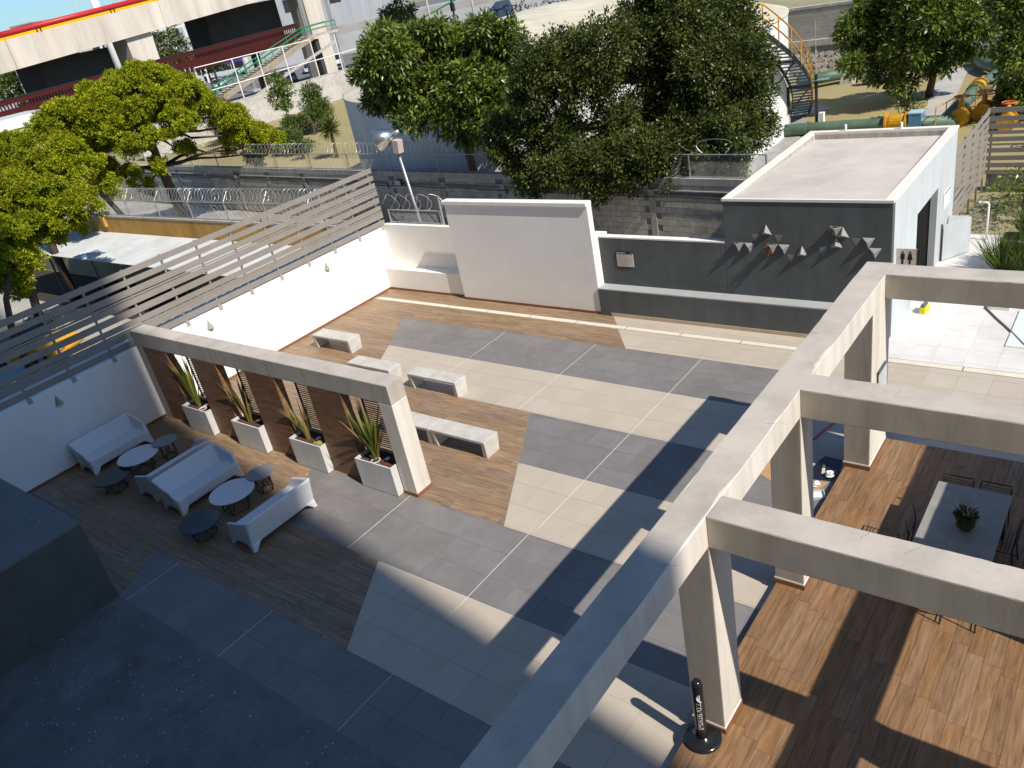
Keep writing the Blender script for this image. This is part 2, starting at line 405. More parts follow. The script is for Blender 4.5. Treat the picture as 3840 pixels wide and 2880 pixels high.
# ---------------------------------------------------------------- foliage
def leaves_mesh(name, m, P, D, Nn, length, width, tint):
    """P base points, D growth directions, Nn leaf normals; one folded diamond per leaf"""
    n = len(P)
    D = D / np.linalg.norm(D, axis=1, keepdims=True)
    S = np.cross(D, Nn); S /= np.linalg.norm(S, axis=1, keepdims=True) + 1e-9
    length = np.asarray(length).reshape(-1, 1) * np.ones((n, 1)); width = np.asarray(width).reshape(-1, 1) * np.ones((n, 1))
    U = np.cross(S, D)
    v = np.empty((n, 4, 3))
    v[:, 0] = P; v[:, 1] = P + D * length * 0.5 + S * width * 0.5 + U * width * 0.15
    v[:, 2] = P + D * length - U * length * 0.12; v[:, 3] = P + D * length * 0.5 - S * width * 0.5 + U * width * 0.15
    me = bpy.data.meshes.new(name)
    me.vertices.add(n * 4); me.vertices.foreach_set('co', v.reshape(-1))
    me.loops.add(n * 4); me.loops.foreach_set('vertex_index', np.arange(n * 4, dtype=np.int32))
    me.polygons.add(n); me.polygons.foreach_set('loop_start', np.arange(0, n * 4, 4, dtype=np.int32))
    try: me.polygons.foreach_set('loop_total', np.full(n, 4, dtype=np.int32))
    except Exception: pass
    a = me.attributes.new('tint', 'FLOAT', 'FACE'); a.data.foreach_set('value', np.clip(tint, 0, 1).astype(np.float32))
    me.materials.append(m); me.update(); me.validate()
    return me

def crown_points(blobs, per, clump, clump_r, up=0.25, fill=0.25):
    """clumps sit over the shells of the blobs, each clump a ball of leaves"""
    Ps = []; Ds = []; Ts = []
    for (x, y, z, r) in blobs:
        k = max(5, int(per * r * r))
        d = rng.normal(size=(k, 3)); d[:, 2] += up; d /= np.linalg.norm(d, axis=1, keepdims=True)
        rad = r * (1 - fill * rng.random((k, 1)) ** 2) * (0.74 + 0.32 * rng.random((k, 1)))
        c = np.array([x, y, z]) + d * rad * np.array([1, 1, 0.85])
        t = rng.normal(0.5, 0.24, k)
        q = np.repeat(c, clump, 0); dd = np.repeat(d, clump, 0)
        o = rng.normal(size=q.shape); o /= np.linalg.norm(o, axis=1, keepdims=True)
        Ps.append(q + o * clump_r * rng.random((len(q), 1)) ** 0.6)
        Ds.append(dd * 0.5 + o * 0.9)
        Ts.append(np.repeat(t, clump) + rng.normal(0, 0.16, len(q)))
    return np.concatenate(Ps), np.concatenate(Ds), np.concatenate(Ts)

def branch_to(mb, a, b, r0, r1, wig=0.25, n=6, sides=6):
    a = Vector(a); b = Vector(b); pts = []; rs = []
    for i in range(n + 1):
        t = i / n; p = a.lerp(b, t)
        w = wig * math.sin(PI * t) * (b - a).length * 0.3
        p += Vector((random.uniform(-w, w), random.uniform(-w, w), random.uniform(-w, w) * 0.5 + 0.25 * wig * math.sin(PI * t)))
        pts.append(p); rs.append(r0 + (r1 - r0) * t)
    mb.tube(pts, rs, sides)

def tree(name, label, base, trunk, blobs, lm, per=26, clump=22, clump_r=0.28, ll=0.16, lw=0.06, up=0.25, r0=0.2, group=None, droop=0.0, cat='tree', fill=0.25, branches=True, tint_shift=0.0, puff=0):
    root = empty(name, base, 0, label, cat, group)
    B = Vector(base)
    mb = MB()
    pts = [Vector(p) - B for p in trunk]
    k = len(pts)
    mb.tube(pts, [r0 * (1 - 0.55 * i / max(1, k - 1)) for i in range(k)], 9)
    if branches:
        for (x, y, z, r) in blobs:
            c = Vector((x, y, z)) - B
            s = min(pts[max(0, k // 2):], key=lambda p: (p - c).length)
            if (s - c).length > 0.3: branch_to(mb, s, c, r0 * 0.35, 0.02, 0.3)
    mb.build('trunk', BARK, root, True)
    lb = [(x - B.x, y - B.y, z - B.z, r) for x, y, z, r in blobs]
    if puff:
        nb_ = []
        for (x, y, z, r) in lb:
            k = int(puff * r * r) + 5
            d = rng.normal(size=(k, 3)); d[:, 2] += 0.35; d /= np.linalg.norm(d, axis=1, keepdims=True)
            for q in d:
                pr = random.uniform(0.26, 0.46) * min(1.0, 0.35 + r * 0.6); nb_.append((x + q[0] * r * 0.76, y + q[1] * r * 0.76, z + q[2] * r * 0.7, pr))
        lb = nb_
    P, D, T = crown_points(lb, per, clump, clump_r, up, fill)
    D = D + rng.normal(0, 0.25, D.shape); D[:, 2] -= droop
    Nn = rng.normal(size=P.shape); Nn[:, 2] += 0.8
    n = len(P)
    me = leaves_mesh('crown', lm, P, D, Nn, ll * (0.7 + 0.6 * rng.random(n)), lw * (0.7 + 0.6 * rng.random(n)), T * 1.25 - 0.12 + tint_shift)
    o = bpy.data.objects.new('crown', me); link(o, root)
    return root

# ================================================================ ground and floors
g = MB()
LX0, LX1, LY0, LY1 = -75.0, -20.61, -60.0, 17.8            # sunken car park left of the patio
for (x0, x1, y0, y1) in ((-1500, LX0, -1500, 1500), (LX1, 1500, -1500, 1500), (LX0, LX1, -1500, LY0), (LX0, LX1, LY1, 1500)):
    g.add([(x0, y0, -0.05), (x1, y0, -0.05), (x1, y1, -0.05), (x0, y1, -0.05)], [(0, 1, 2, 3)])
for (a, b) in (((LX0, LY0), (LX1, LY0)), ((LX1, LY0), (LX1, LY1)), ((LX1, LY1), (LX0, LY1)), ((LX0, LY1), (LX0, LY0))):
    g.add([(a[0], a[1], -1.6), (b[0], b[1], -1.6), (b[0], b[1], -0.05), (a[0], a[1], -0.05)], [(3, 2, 1, 0)])
struct(g.build('ground', DIRT))
struct(MB().box(LX0, LX1, LY0, LY1, -1.7, -1.5).build('car_park', LOTC))
struct(MB().prism([(-90, 18.0), (-8.2, 18.0), (-8.2, 21.7), (-60, 26.3), (-90, 29)], -0.04, 0.0).build('alley_pavement', PAVE))
struct(MB().prism([(-400, -300), (-82, -300), (-82, 400), (-400, 400)], -0.045, -0.01).build('street', mat('worn_asphalt', (0.16, 0.155, 0.15), 0.9, 0.2, 0.12)))

# --- patio slab (grout colour shows in the joints)
struct(MB().prism([(-20.4, -0.6), (3.2, -0.6), (3.2, 24.5), (-4.3, 24.5), (-4.3, 17.9), (-20.4, 17.9)], -0.3, -0.006).build('patio_slab', GROUT))
RX = -3.66
W0 = -20.4
def band(y0, y1, xl0, xl1, xr=RX):
    return [(xl0, y0), (xr, y0), (xr, y1), (xl1, y1)]
def wband(y0, y1, xr0, xr1):
    return [(W0, y0), (xr0, y0), (xr1, y1), (W0, y1)]
def floor_part(name, label):
    o = MB().box(-1, -0.98, 0, 0.02, -0.25, -0.24).mesh(name, GROUT)
    r = bpy.data.objects.new(name, o); link(r); r['kind'] = 'structure'
    return r
GROUTB = mat('beige_grout', (0.43, 0.375, 0.31), 0.9, 0.1, 4)
GROUTD = mat('grey_grout', (0.26, 0.25, 0.245), 0.9, 0.1, 4)
GROUTW = mat('pale_grout', (0.55, 0.53, 0.50), 0.9, 0.1, 4)
def stripe(name, reg, m):
    """a shallow bed that carries the tiles"""
    b = struct(MB().prism(reg, -0.0058, -0.004).build(name, GROUTB if m is TILEB else GROUTD))
    lay_tiles(reg, b, m, 0.6, 0.6 if m is TILEB else 0.59, -14.0, 4.83, 0.005, 0.0)
    return b
stripe('grey_tile_stripe', band(3.69, 4.83, -14.24, -14.9), TILED)
stripe('beige_tile_field', band(4.83, 6.63, -9.05, -10.15), TILEB)
stripe('grey_tile_stripe', band(6.63, 8.40, -12.75, -14.15), TILED)
stripe('beige_tile_field', band(8.40, 10.2, -8.57, -9.56), TILEB)
stripe('grey_tile_stripe', band(10.2, 12.0, -9.56, -10.54), TILED)
stripe('beige_tile_field', band(12.0, 13.30, -15.93, -16.70), TILEB)
stripe('beige_tile_field', band(13.30, 13.76, -16.70, -16.96, 3.2), TILEB)
stripe('grey_tile_stripe', band(13.76, 15.47, -16.96, -17.98, -5.0), TILED)
stripe('beige_tile_field', [(-5.0, 13.76), (3.2, 13.76), (3.2, 15.47), (-5.0, 15.47)], TILEB)
stripe('beige_tile_field', [(-10.01, 15.47), (3.2, 15.47), (3.2, 16.44), (-10.79, 16.44)], TILEB)
stripe('beige_tile_field', [(-10.95, 16.66), (-4.3, 16.66), (-4.3, 17.2), (-11.4, 17.2)], TILEB)
stripe('grey_tile_corner', [(-20.4, 4.64), (-17.86, 4.66), (-17.99, 4.83), (-20.4, 4.83)], TILED)
b = struct(MB().prism([(-4.3, 16.66), (3.2, 16.66), (3.2, 24.5), (-4.3, 24.5)], -0.0058, -0.004).build('pale_tile_terrace', GROUTW))
lay_tiles([(-4.3, 16.66), (3.2, 16.66), (3.2, 24.5), (-4.3, 24.5)], b, TILEW, 0.6, 0.6, -14.0 - 0.05, 4.83, 0.004, 0.0)
# wood-look planks
wf = struct(MB().prism(wband(3.69, 8.40, -14.2, -14.2), -0.0075, -0.0065).build('lounge_wood_floor', SKIRT))
wf2 = struct(MB().prism(wband(8.40, 12.0, -10.6, -10.6), -0.0075, -0.0065).build('bench_wood_floor', SKIRT))
wf3 = struct(MB().prism(wband(12.0, 16.44, -17.9, -17.9), -0.0075, -0.0065).build('rear_wood_floor', SKIRT))
PO = (-20.4, 3.63)
def planks(reg, p): lay_tiles(reg, p, WOODL, 1.2, 0.2, PO[0], PO[1], 0.004, 0.0, 'plank', True)
planks([(W0, 3.69), (-14.26, 3.69), (-14.79, 4.64), (W0, 4.64)], wf)
planks([(-17.86, 4.64), (-14.79, 4.64), (-14.91, 4.83), (-17.99, 4.83)], wf)
planks(wband(4.83, 6.63, -9.06, -10.16), wf)
planks(wband(6.63, 8.40, -12.76, -14.16), wf)
planks(wband(8.40, 10.2, -8.58, -9.57), wf2)
planks(wband(10.2, 12.0, -9.57, -10.55), wf2)
planks(wband(12.0, 13.76, -15.94, -16.97), wf3)
planks(wband(13.76, 15.47, -16.97, -17.99), wf3)
planks(wband(15.47, 16.44, -10.02, -10.80), wf3)
planks([(W0, 16.66), (-10.96, 16.66), (-11.41, 17.25), (W0, 17.35)], wf3)
# white expansion joints across the stripes
jo = struct(MB().box(-20, -19.98, 17.0, 17.02, -0.2, -0.19).build('expansion_joints', JOINT))
for x, segs in ((-14.0, ((3.69, 4.83), (12.0, 15.47))), (-11.0, ((3.69, 4.83), (6.63, 8.4), (12.0, 15.47))), (-8.0, ((3.69, 8.4), (8.6, 15.47))), (-5.0, ((3.69, 13.7),))):
    for (y0, y1) in segs:
        if x == -8.0 and y0 > 8: x2 = -7.93
        else: x2 = x + (0.1 if y0 > 11 else 0)
        MB().box(x2 - 0.0042, x2 + 0.0042, y0, y1, -0.003, 0.004).build('joint', JOINT, jo)
for y, x0, x1 in ((13.76, -16.9, RX), (12.0, -10.5, RX), (10.2, -9.5, RX), (6.63, -10.1, RX)):
    MB().box(x0, x1, y - 0.004, y + 0.004, -0.003, 0.0035).build('joint', JOINT, jo)
# linear drain
dr = tag(empty('linear_drain', (-20.2, 16.55, 0), 0, 'long pale concrete drain channel set in floor before back wall', 'drain'))
x = 0.0
while x < 23.2:
    L_ = min(1.6, 23.2 - x)
    MB().box(x + 0.01, x + L_ - 0.012, -0.085, 0.085, -0.005, 0.006).build('cover', mat('drain_cover', (0.66, 0.60, 0.50), 0.8, 0.08, 3), dr)
    MB().box(x + L_ - 0.012, x + L_ + 0.01, -0.085, 0.085, -0.005, 0.003).build('seam', DKGREY, dr)
    x += 1.6
# speckled strip beside the tower and the raised plinth on it
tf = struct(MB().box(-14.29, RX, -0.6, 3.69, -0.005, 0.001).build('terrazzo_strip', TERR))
sp = MB(); 
for i in range(420):
    x = random.uniform(-14.2, -4); y = random.uniform(1.2, 3.6); r = random.choice((0.006, 0.008, 0.012)); 
    sp.add([(x - r, y, 0.004), (x, y - r, 0.004), (x + r, y, 0.004), (x, y + r, 0.006)], [(0, 1, 2, 3)])
o = sp.build('debris_flecks', INKW, tf); o['kind'] = 'stuff'
pl = empty('plinth_block', (-17.35, 1.5, 0), 0, 'dark grey raised block in the shaded near corner by white wall', 'plinth')
MB().box(-3.04, 3.06, -2.1, 2.185, 0.0, 1.71).build('body', mat('plinth_render', (0.10, 0.10, 0.09), 0.85, 0.15, 2, 0.2, 40), pl)
MB().box(-3.04, 3.07, -2.1, 2.195, 1.71, 1.765).build('top', mat('plinth_top', (0.17, 0.17, 0.17), 0.75, 0.12, 2, 0.1, 40), pl)
sp = MB()
for i in range(90):
    x = random.uniform(-3, 3); y = random.uniform(-1.5, 2.1); r = random.choice((0.006, 0.009, 0.013))
    sp.add([(x - r, y, 1.767), (x, y - r, 1.767), (x + r, y, 1.767), (x, y + r, 1.769)], [(0, 1, 2, 3)])
o = sp.build('debris_flecks', INKW, pl); o['kind'] = 'stuff'

# --- pergola deck, one step up
DZ = 0.15
dk = struct(MB().prism([(RX + 0.02, -0.55), (3.2, -0.55), (3.2, 13.28), (RX + 0.02, 13.28)], -0.004, DZ - 0.006).build('deck', SKIRT))
lay_planks_y([(RX + 0.02, 4.2), (1.6, 4.2), (1.6, 13.28), (RX + 0.02, 13.28)], dk, WOODD, 0.2, 1.2, RX + 0.02, 4.1, 0.004, DZ)

# ================================================================ the tower behind the viewpoint (casts the wide shadow)
tw = empty('office_tower', (4, -11, -1.5), 0, 'tall pale tower whose shadow covers the near side of the patio', 'building')
MB().box(-26, 26.2, -11, 10.4, 0, 101.5).build('wall', mat('tower_render', (0.42, 0.42, 0.42), 0.85, 0.05, 0.2), tw)
for fl in range(1, 12):
    for k in range(7):
        x = -23 + k * 6.2; z = 3.2 * fl + 4
        f = MB().box(x, x + 3.6, 10.405, 10.44, z, z + 1.7).build('window', DKGREY, tw)
        MB().box(x + 0.08, x + 3.52, 10.445, 10.452, z + 0.08, z + 1.62).build('pane', GLASS, f)

# ================================================================ walls round the patio
lw = empty('side_wall', (-20.5, 8.5, 0), 0, 'long white wall along the left side under the slatted fence', 'wall')
MB().box(-0.1, 0.1, -9.1, 9.35, -1.5, 2.10).build('wall', WALLW, lw)
MB().box(0.1, 0.115, -4.0, -0.08, 0, 0.07).build('skirting', SKIRT, lw)
MB().box(0.1, 0.115, 0.36, 8.8, 0, 0.07).build('skirting', SKIRT, lw)
ck = MB()                                                      # hairline crack
pts = [(0.103, -3.55, 1.9), (0.103, -3.45, 1.5), (0.103, -3.2, 1.05), (0.103, -3.22, 0.75), (0.103, -3.0, 0.35), (0.103, -2.95, 0.08)]
ck.tube(pts, 0.0035, 4); ck.build('crack', mat('crack_grey', (0.55, 0.55, 0.53), 0.9, 0.1, 5), lw)
rs = mat('rust_stain', (0.55, 0.48, 0.38), 0.9, 0.1, 6)
for y in (1.5, 2.6, 3.7, 4.8):
    MB().add([(0.102, y - 0.01, 1.98), (0.102, y + 0.015, 1.98), (0.102, y + 0.004, 1.6), (0.102, y, 1.6)], [(0, 1, 2, 3)]).build('stain', rs, lw)

SL = [(3.90, 4.055), (3.65, 3.80), (3.395, 3.56), (3.32, 3.365), (3.14, 3.30), (2.89, 3.06), (2.64, 2.79), (2.56, 2.615), (2.38, 2.55), (2.145, 2.31)]
def slat_fence(name, label, p0, ang, length, posts, slats, out=1, brackets=True):
    r = empty(name, p0, ang, label, 'fence')
    for (a, b) in slats:
        MB().box(0, length, -0.012, 0.012, a - p0[2], b - p0[2]).build('slat', SLAT, r)
    for x in posts:
        MB().box(x - 0.025, x + 0.025, 0.0125, 0.062, 0, slats[0][1] - p0[2] + 0.01).build('post', SLAT, r)
        if brackets:
            bk = MB().box(x - 0.06, x + 0.06, -0.036, 0.0, -0.12, 0.0); bk.box(x - 0.035, x + 0.035, -0.03, 0.062, 0.0, 0.045)
            bk.build('bracket', mat('bracket_grey', (0.36, 0.36, 0.34), 0.6, 0.05, 4), r)
    return r
# runs along +y; local x -> world y, local y -> world -x
slat_fence('slat_fence', 'taupe horizontal slat fence standing on the left white wall', (-20.43, -0.5, 2.10), PI / 2, 18.35,
           [y + 0.5 for y in (1.16, 2.26, 3.36, 4.46, 5.57, 6.68, 7.78, 8.88, 9.99, 11.07, 12.18, 13.3, 14.39, 15.5, 16.6, 17.68)], SL)

# wedge wall lights
for i, (y, lab) in enumerate(((6.13, 'grey wedge wall light above the sofa against the white wall'), (10.55, 'grey wedge wall light just beyond the plant screen frame'), (14.98, 'grey wedge wall light nearest the far corner of white wall'))):
    w = empty('wall_light', (-20.4, y, 1.66), 0, lab, 'wall light', 'wedge lights on the side wall')
    n = 9; f = []; 
    mb = MB(); prof = []
    for k in range(n):
        t = -1 + 2 * k / (n - 1); prof.append((t * 0.105, 0.11 * (1 - t * t)))
    vs = [(0.002, a, 0.0) for a, d in prof] + [(0.002 + d, a, 0.0) for a, d in prof] + [(0.002, 0, 0.26)]
    fs = []
    for k in range(n - 1):
        fs.append((n + k, n + k + 1, 2 * n)); fs.append((k, k + 1, n + k + 1, n + k))
    mb.add(vs, fs).build('shade', mat('wedge_grey', (0.33, 0.33, 0.28), 0.5, 0.05, 4), w)
    MB().box(0.004, 0.03, -0.06, 0.06, -0.018, -0.002).build('lamp_base', CHARL, w)

# back wall, left: white wall with ledge
bw = empty('back_wall', (-18.6, 17.8, 0), 0, 'white back wall with low white ledge in far left corner', 'wall')
MB().box(-1.8, 6.9, -0.05, 0.12, -1.5, 2.17).build('wall', WALLW, bw)
MB().box(-1.79, 1.75, -0.48, -0.052, 0, 0.75).build('ledge', WALLW, bw)
MB().box(-1.79, 1.72, -0.497, -0.481, 0, 0.075).build('skirting', SKIRT, bw)
# projection wall
pw = empty('display_wall', (-14.31, 17.25, 0), 0, 'tall plain pale display wall standing before the back wall', 'wall')
MB().box(-2.54, 2.54, -0.06, 0.15, 0.0, 3.10).build('panel', WALLW, pw)
MB().box(-2.60, 2.57, -0.115, 0.17, 3.10, 3.21).build('cap', WHITE, pw, bevel=0.008)
MB().box(2.54, 2.565, -0.058, 0.16, 0.0, 3.10).build('side_fin', WHITE, pw)
MB().box(2.2, 2.56, 0.16, 0.49, 0.0, 2.165).build('side_return', WALLW, pw)
MB().box(-2.54, 2.567, -0.075, -0.062, 0, 0.075).build('skirting', SKIRT, pw)
# dark wall with ledge
dw = empty('charcoal_wall', (-10.0, 17.6, 0), 0, 'charcoal wall with pale topped ledge between display wall and washroom', 'wall')
MB().box(-1.74, 1.89, -0.08, 0.10, 0, 2.13).build('wall', CHAR, dw)
MB().box(-1.74, 1.89, -0.085, 0.12, 2.131, 2.17).build('coping', WHITE, dw)
MB().box(-1.735, 4.9, -0.45, -0.082, 0.0, 0.765).build('ledge', CHAR, dw)
MB().box(-1.735, 4.9, -0.452, -0.082, 0.766, 0.80).build('ledge_top', CHARL, dw)
MB().box(-1.4, 4.9, -0.466, -0.4525, 0, 0.10).build('skirting', mat('beige_skirting', (0.5, 0.4, 0.3), 0.6, 0.1, 5), dw)

# notice board on it
nb = empty('notice_board', (-10.97, 17.51, 1.35), 0, 'small rules notice with black heading on charcoal wall', 'sign')
MB().box(-0.25, 0.25, -0.012, 0.005, 0.0, 0.36).build('panel', SIGNW, nb)
MB().box(-0.262, 0.24, -0.016, 0.005, 0.36, 0.425).build('header', INK, nb)
MB().box(-0.266, -0.251, -0.008, 0.006, -0.012, 0.36).build('edge', INK, nb)
text_part('REGLAMENTO', 0.042, INKW, nb, (-0.235, -0.0175, 0.377), (PI / 2, 0, 0), depth=0.0005)
text_part('M', 0.045, INKW, nb, (0.185, -0.0175, 0.377), (PI / 2, 0, 0), 'emblem', depth=0.0005)
for k in range(12):
    w = random.uniform(0.22, 0.44)
    MB().box(-0.225, -0.225 + w, -0.0135, -0.012, 0.325 - k * 0.026, 0.332 - k * 0.026).build('text_line', INKG, nb)

# ================================================================ washroom block
wr = empty('washroom_block', (-6.2, 20.6, 0), 0, 'small flat roofed washroom block with charcoal front', 'building')
MB().box(-1.9, 1.9, -3.08, -3.002, 0, 3.19).build('front_wall', CHAR, wr)
MB().box(-1.9, -1.75, -2.898, 3.08, 0, 3.19).build('side_wall', GREYW, wr)
MB().box(-1.75, 1.9, 2.93, 3.08, 0, 3.19).build('rear_wall', GREYW, wr)
# right wall with door opening (y 19.71..21.75 -> local -0.89..1.15, head 2.2)
rwall = MB()
rwall.box(1.74, 1.9, -2.898, -0.89, 0, 3.19); rwall.box(1.74, 1.9, 1.15, 2.93, 0, 3.19); rwall.box(1.74, 1.9, -0.89, 1.15, 2.2, 3.19)
rwall.build('door_wall', GREYW, wr)
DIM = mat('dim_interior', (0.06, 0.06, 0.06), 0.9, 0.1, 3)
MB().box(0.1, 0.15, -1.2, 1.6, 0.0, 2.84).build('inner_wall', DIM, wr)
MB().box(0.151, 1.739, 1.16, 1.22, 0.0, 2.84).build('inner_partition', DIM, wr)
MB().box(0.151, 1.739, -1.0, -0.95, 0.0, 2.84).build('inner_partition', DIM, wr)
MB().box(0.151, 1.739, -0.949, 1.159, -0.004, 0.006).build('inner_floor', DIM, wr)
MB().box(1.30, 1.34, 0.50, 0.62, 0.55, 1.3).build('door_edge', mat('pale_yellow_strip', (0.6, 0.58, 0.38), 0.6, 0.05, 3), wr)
MB().hexa([(-1.74, -3.0, 2.85), (1.73, -3.0, 2.85), (1.73, 2.92, 2.85), (-1.74, 2.92, 2.85)], [(-1.74, -3.0, 3.225), (1.73, -3.0, 3.225), (1.73, 2.92, 3.05), (-1.74, 2.92, 3.05)]).build('roof', ROOFM, wr)
pa = MB(); pa.box(-1.92, 1.92, -3.1, -3.03, 3.19, 3.25); pa.box(-1.92, -1.74, -3.03, 3.1, 3.19, 3.25); pa.box(1.72, 1.92, -3.03, 3.1, 3.19, 3.25); pa.box(-1.72, 1.72, 2.9, 3.1, 3.19, 3.25)
pa.build('parapet_coping', mat('coping_white', (0.74, 0.69, 0.62), 0.8, 0.06, 2), wr)
li = MB(); li.box(-1.745, -1.71, -2.885, 2.92, 3.0, 3.188); li.box(-1.70, 1.70, 2.87, 2.928, 3.03, 3.188)
li.build('parapet_lining', mat('stained_parapet', (0.40, 0.37, 0.33), 0.9, 0.25, 3, stretch=(3, 3, 0.5)), wr)
for x in (-0.9, 0.55):
    MB().tube([(x, 2.98, 3.24), (x, 2.98, 3.42)], 0.035, 8).build('vent_pipe', WHITE, wr)
MB().box(1.902, 1.925, 1.8, 2.45, 1.4, 1.83).build('notice_panel', WHITE, wr)
MB().box(1.926, 1.932, 1.82, 2.43, 1.80, 1.83).build('notice_strip', INK, wr)
# washroom blade sign
bs = empty('washroom_sign', (-4.3, 17.95, 1.6), 0, 'beige projecting sign with man and woman pictograms', 'sign')
MB().box(0.003, 0.42, -0.03, -0.012, 0.0, 0.44).build('panel', SIGNW, bs)
MB().box(0.42, 0.475, -0.034, -0.008, -0.02, 0.44).build('edge_strip', INK, bs)
for k, xx in enumerate((0.13, 0.28)):
    mb = MB(); mb.prism([(xx + 0.022 * math.cos(t), 0.36 + 0.022 * math.sin(t)) for t in [i * PI / 6 for i in range(12)]], 0.0305, 0.0325)
    if k == 0: mb.prism([(xx - 0.04, 0.33), (xx - 0.045, 0.2), (xx - 0.025, 0.2), (xx - 0.022, 0.08), (xx + 0.022, 0.08), (xx + 0.025, 0.2), (xx + 0.045, 0.2), (xx + 0.04, 0.33)], 0.0305, 0.0325)
    else: mb.prism([(xx - 0.03, 0.33), (xx - 0.055, 0.19), (xx - 0.02, 0.18), (xx - 0.018, 0.08), (xx + 0.018, 0.08), (xx + 0.02, 0.18), (xx + 0.055, 0.19), (xx + 0.03, 0.33)], 0.0305, 0.0325)
    mb.v = [(x, -z, y) for x, y, z in mb.v]
    mb.build('pictogram', INK, bs)

# pyramids on the washroom front (world x, z of centre, size, pointing up?, planter?)
FY = 17.515
PYR = mat('ornament_grey', (0.30, 0.31, 0.30), 0.7, 0.06, 4)
def ornament(x, z, s, up, planter, label):
    r = empty('wall_pyramid' if not planter else 'wall_planter', (x, FY, z), 0, label, 'ornament' if not planter else 'planter', 'triangular ornaments on the washroom wall')
    h = s * 0.92; d = s * 0.42
    if up: tri = [(-s / 2, -h / 2), (s / 2, -h / 2), (0, h / 2)]
    else: tri = [(0, -h / 2), (s / 2, h / 2), (-s / 2, h / 2)]
    if not planter:
        c = (sum(p[0] for p in tri) / 3, sum(p[1] for p in tri) / 3)
        MB().add([(a, -0.004, b) for a, b in tri] + [(c[0], -d, c[1])], [(0, 1, 3), (1, 2, 3), (2, 0, 3)]).build('pyramid', PYR, r)
    else:
        d *= 1.5
        A, B_, C_ = (0, -0.004, -h / 2), (s / 2, -0.004, h / 2), (-s / 2, -0.004, h / 2); Dp = (0, -d, h / 2)
        MB().add([A, B_, C_, Dp], [(0, 1, 3), (2, 0, 3)]).build('shell', PYR, r)
        k = 0.8
        MB().add([(s / 2, -0.004, h / 2), (-s / 2, -0.004, h / 2), (0, -d, h / 2), (s / 2 * k - 0.0, -0.03, h / 2 + 0.004), (-s / 2 * k, -0.03, h / 2 + 0.004), (0, -d * k, h / 2 + 0.004)], [(0, 3, 4, 1), (1, 4, 5, 2), (2, 5, 3, 0)]).build('rim', CHARL, r)
        MB().add([(s / 2 * k, -0.03, h / 2 - 0.01), (-s / 2 * k, -0.03, h / 2 - 0.01), (0, -d * k, h / 2 - 0.01)], [(0, 1, 2)]).build('soil', SOIL, r)
    return r
PYRS = [(-7.745, 2.055, 0, 1, 'small triangular planter nearest the left edge of charcoal washroom front'),
        (-7.47, 2.055, 0, 0, 'grey pyramid pointing down beside the leftmost triangular planter'),
        (-7.055, 2.525, 1, 0, 'grey pyramid pointing up, alone above the left group'),
        (-6.92, 2.05, 0, 1, 'triangular planter with trailing red plant, middle of washroom front'),
        (-6.635, 2.05, 0, 0, 'grey pyramid pointing down just right of the trailing red plant'),
        (-6.225, 2.04, 1, 0, 'grey pyramid pointing up, lowest one with its tip upward'),
        (-5.455, 2.52, 0, 1, 'topmost triangular planter with small dry plant'),
        (-5.315, 2.525, 1, 0, 'grey pyramid pointing up beside the topmost planter'),
        (-5.455, 2.28, 1, 0, 'grey pyramid pointing up directly under the topmost planter'),
        (-4.77, 2.29, 0, 0, 'grey pyramid pointing down, upper of the right hand pair'),
        (-4.63, 2.06, 0, 0, 'grey pyramid pointing down, lower of the right hand pair')]
for (x, z, up, pln, lab) in PYRS:
    ornament(x, z, 0.265, up, pln, lab)
PATCH = mat('old_paint_patch', (0.20, 0.20, 0.185), 0.75, 0.1, 6)
for (x, z) in ((-7.32, 2.305), (-6.765, 2.305), (-5.035, 2.295), (-6.49, 1.83), (-5.76, 2.05)):
    MB().add([(x + 6.2, -3.083, z - 20.6 * 0 - 0.1), (x + 6.2 + 0.11, -3.083, z + 0.1), (x + 6.2 - 0.11, -3.083, z + 0.1)], [(0, 1, 2)]).build('paint_patch', PATCH, wr)
def succulent(name, label, loc, n, L, hang, lm):
    r = empty(name, loc, 0, label, 'plant')
    P = rng.normal(0, 0.03, (n, 3)); D = rng.normal(0, 1, (n, 3)); D[:, 1] -= 0.5; D[:, 2] = np.abs(D[:, 2]) * 0.6
    if hang: P[:, 2] -= rng.random(n) * hang; P[:, 0] -= rng.random(n) * 0.08
    o = bpy.data.objects.new('leaves', leaves_mesh('leaves', lm, P, D, rng.normal(size=(n, 3)), L * (0.5 + rng.random(n)), L * 0.3, rng.random(n))); link(o, r)
    st = MB().tube([(0, 0, -0.06), (0.01, -0.01, 0.02), (-0.02, -0.03, -hang - 0.02)], 0.006, 5); st.build('stem', BARK, r)
succulent('trailing_plant', 'reddish plant in the leftmost triangular planter', (-7.745, 17.46, 2.2), 30, 0.06, 0.05, LF_RED)
succulent('trailing_plant', 'red and white plant trailing from the middle triangular planter', (-6.95, 17.42, 2.14), 80, 0.085, 0.17, LF_RED)
succulent('trailing_plant', 'small dry plant in the topmost triangular planter', (-5.455, 17.45, 2.66), 36, 0.06, 0.12, LF_RED)

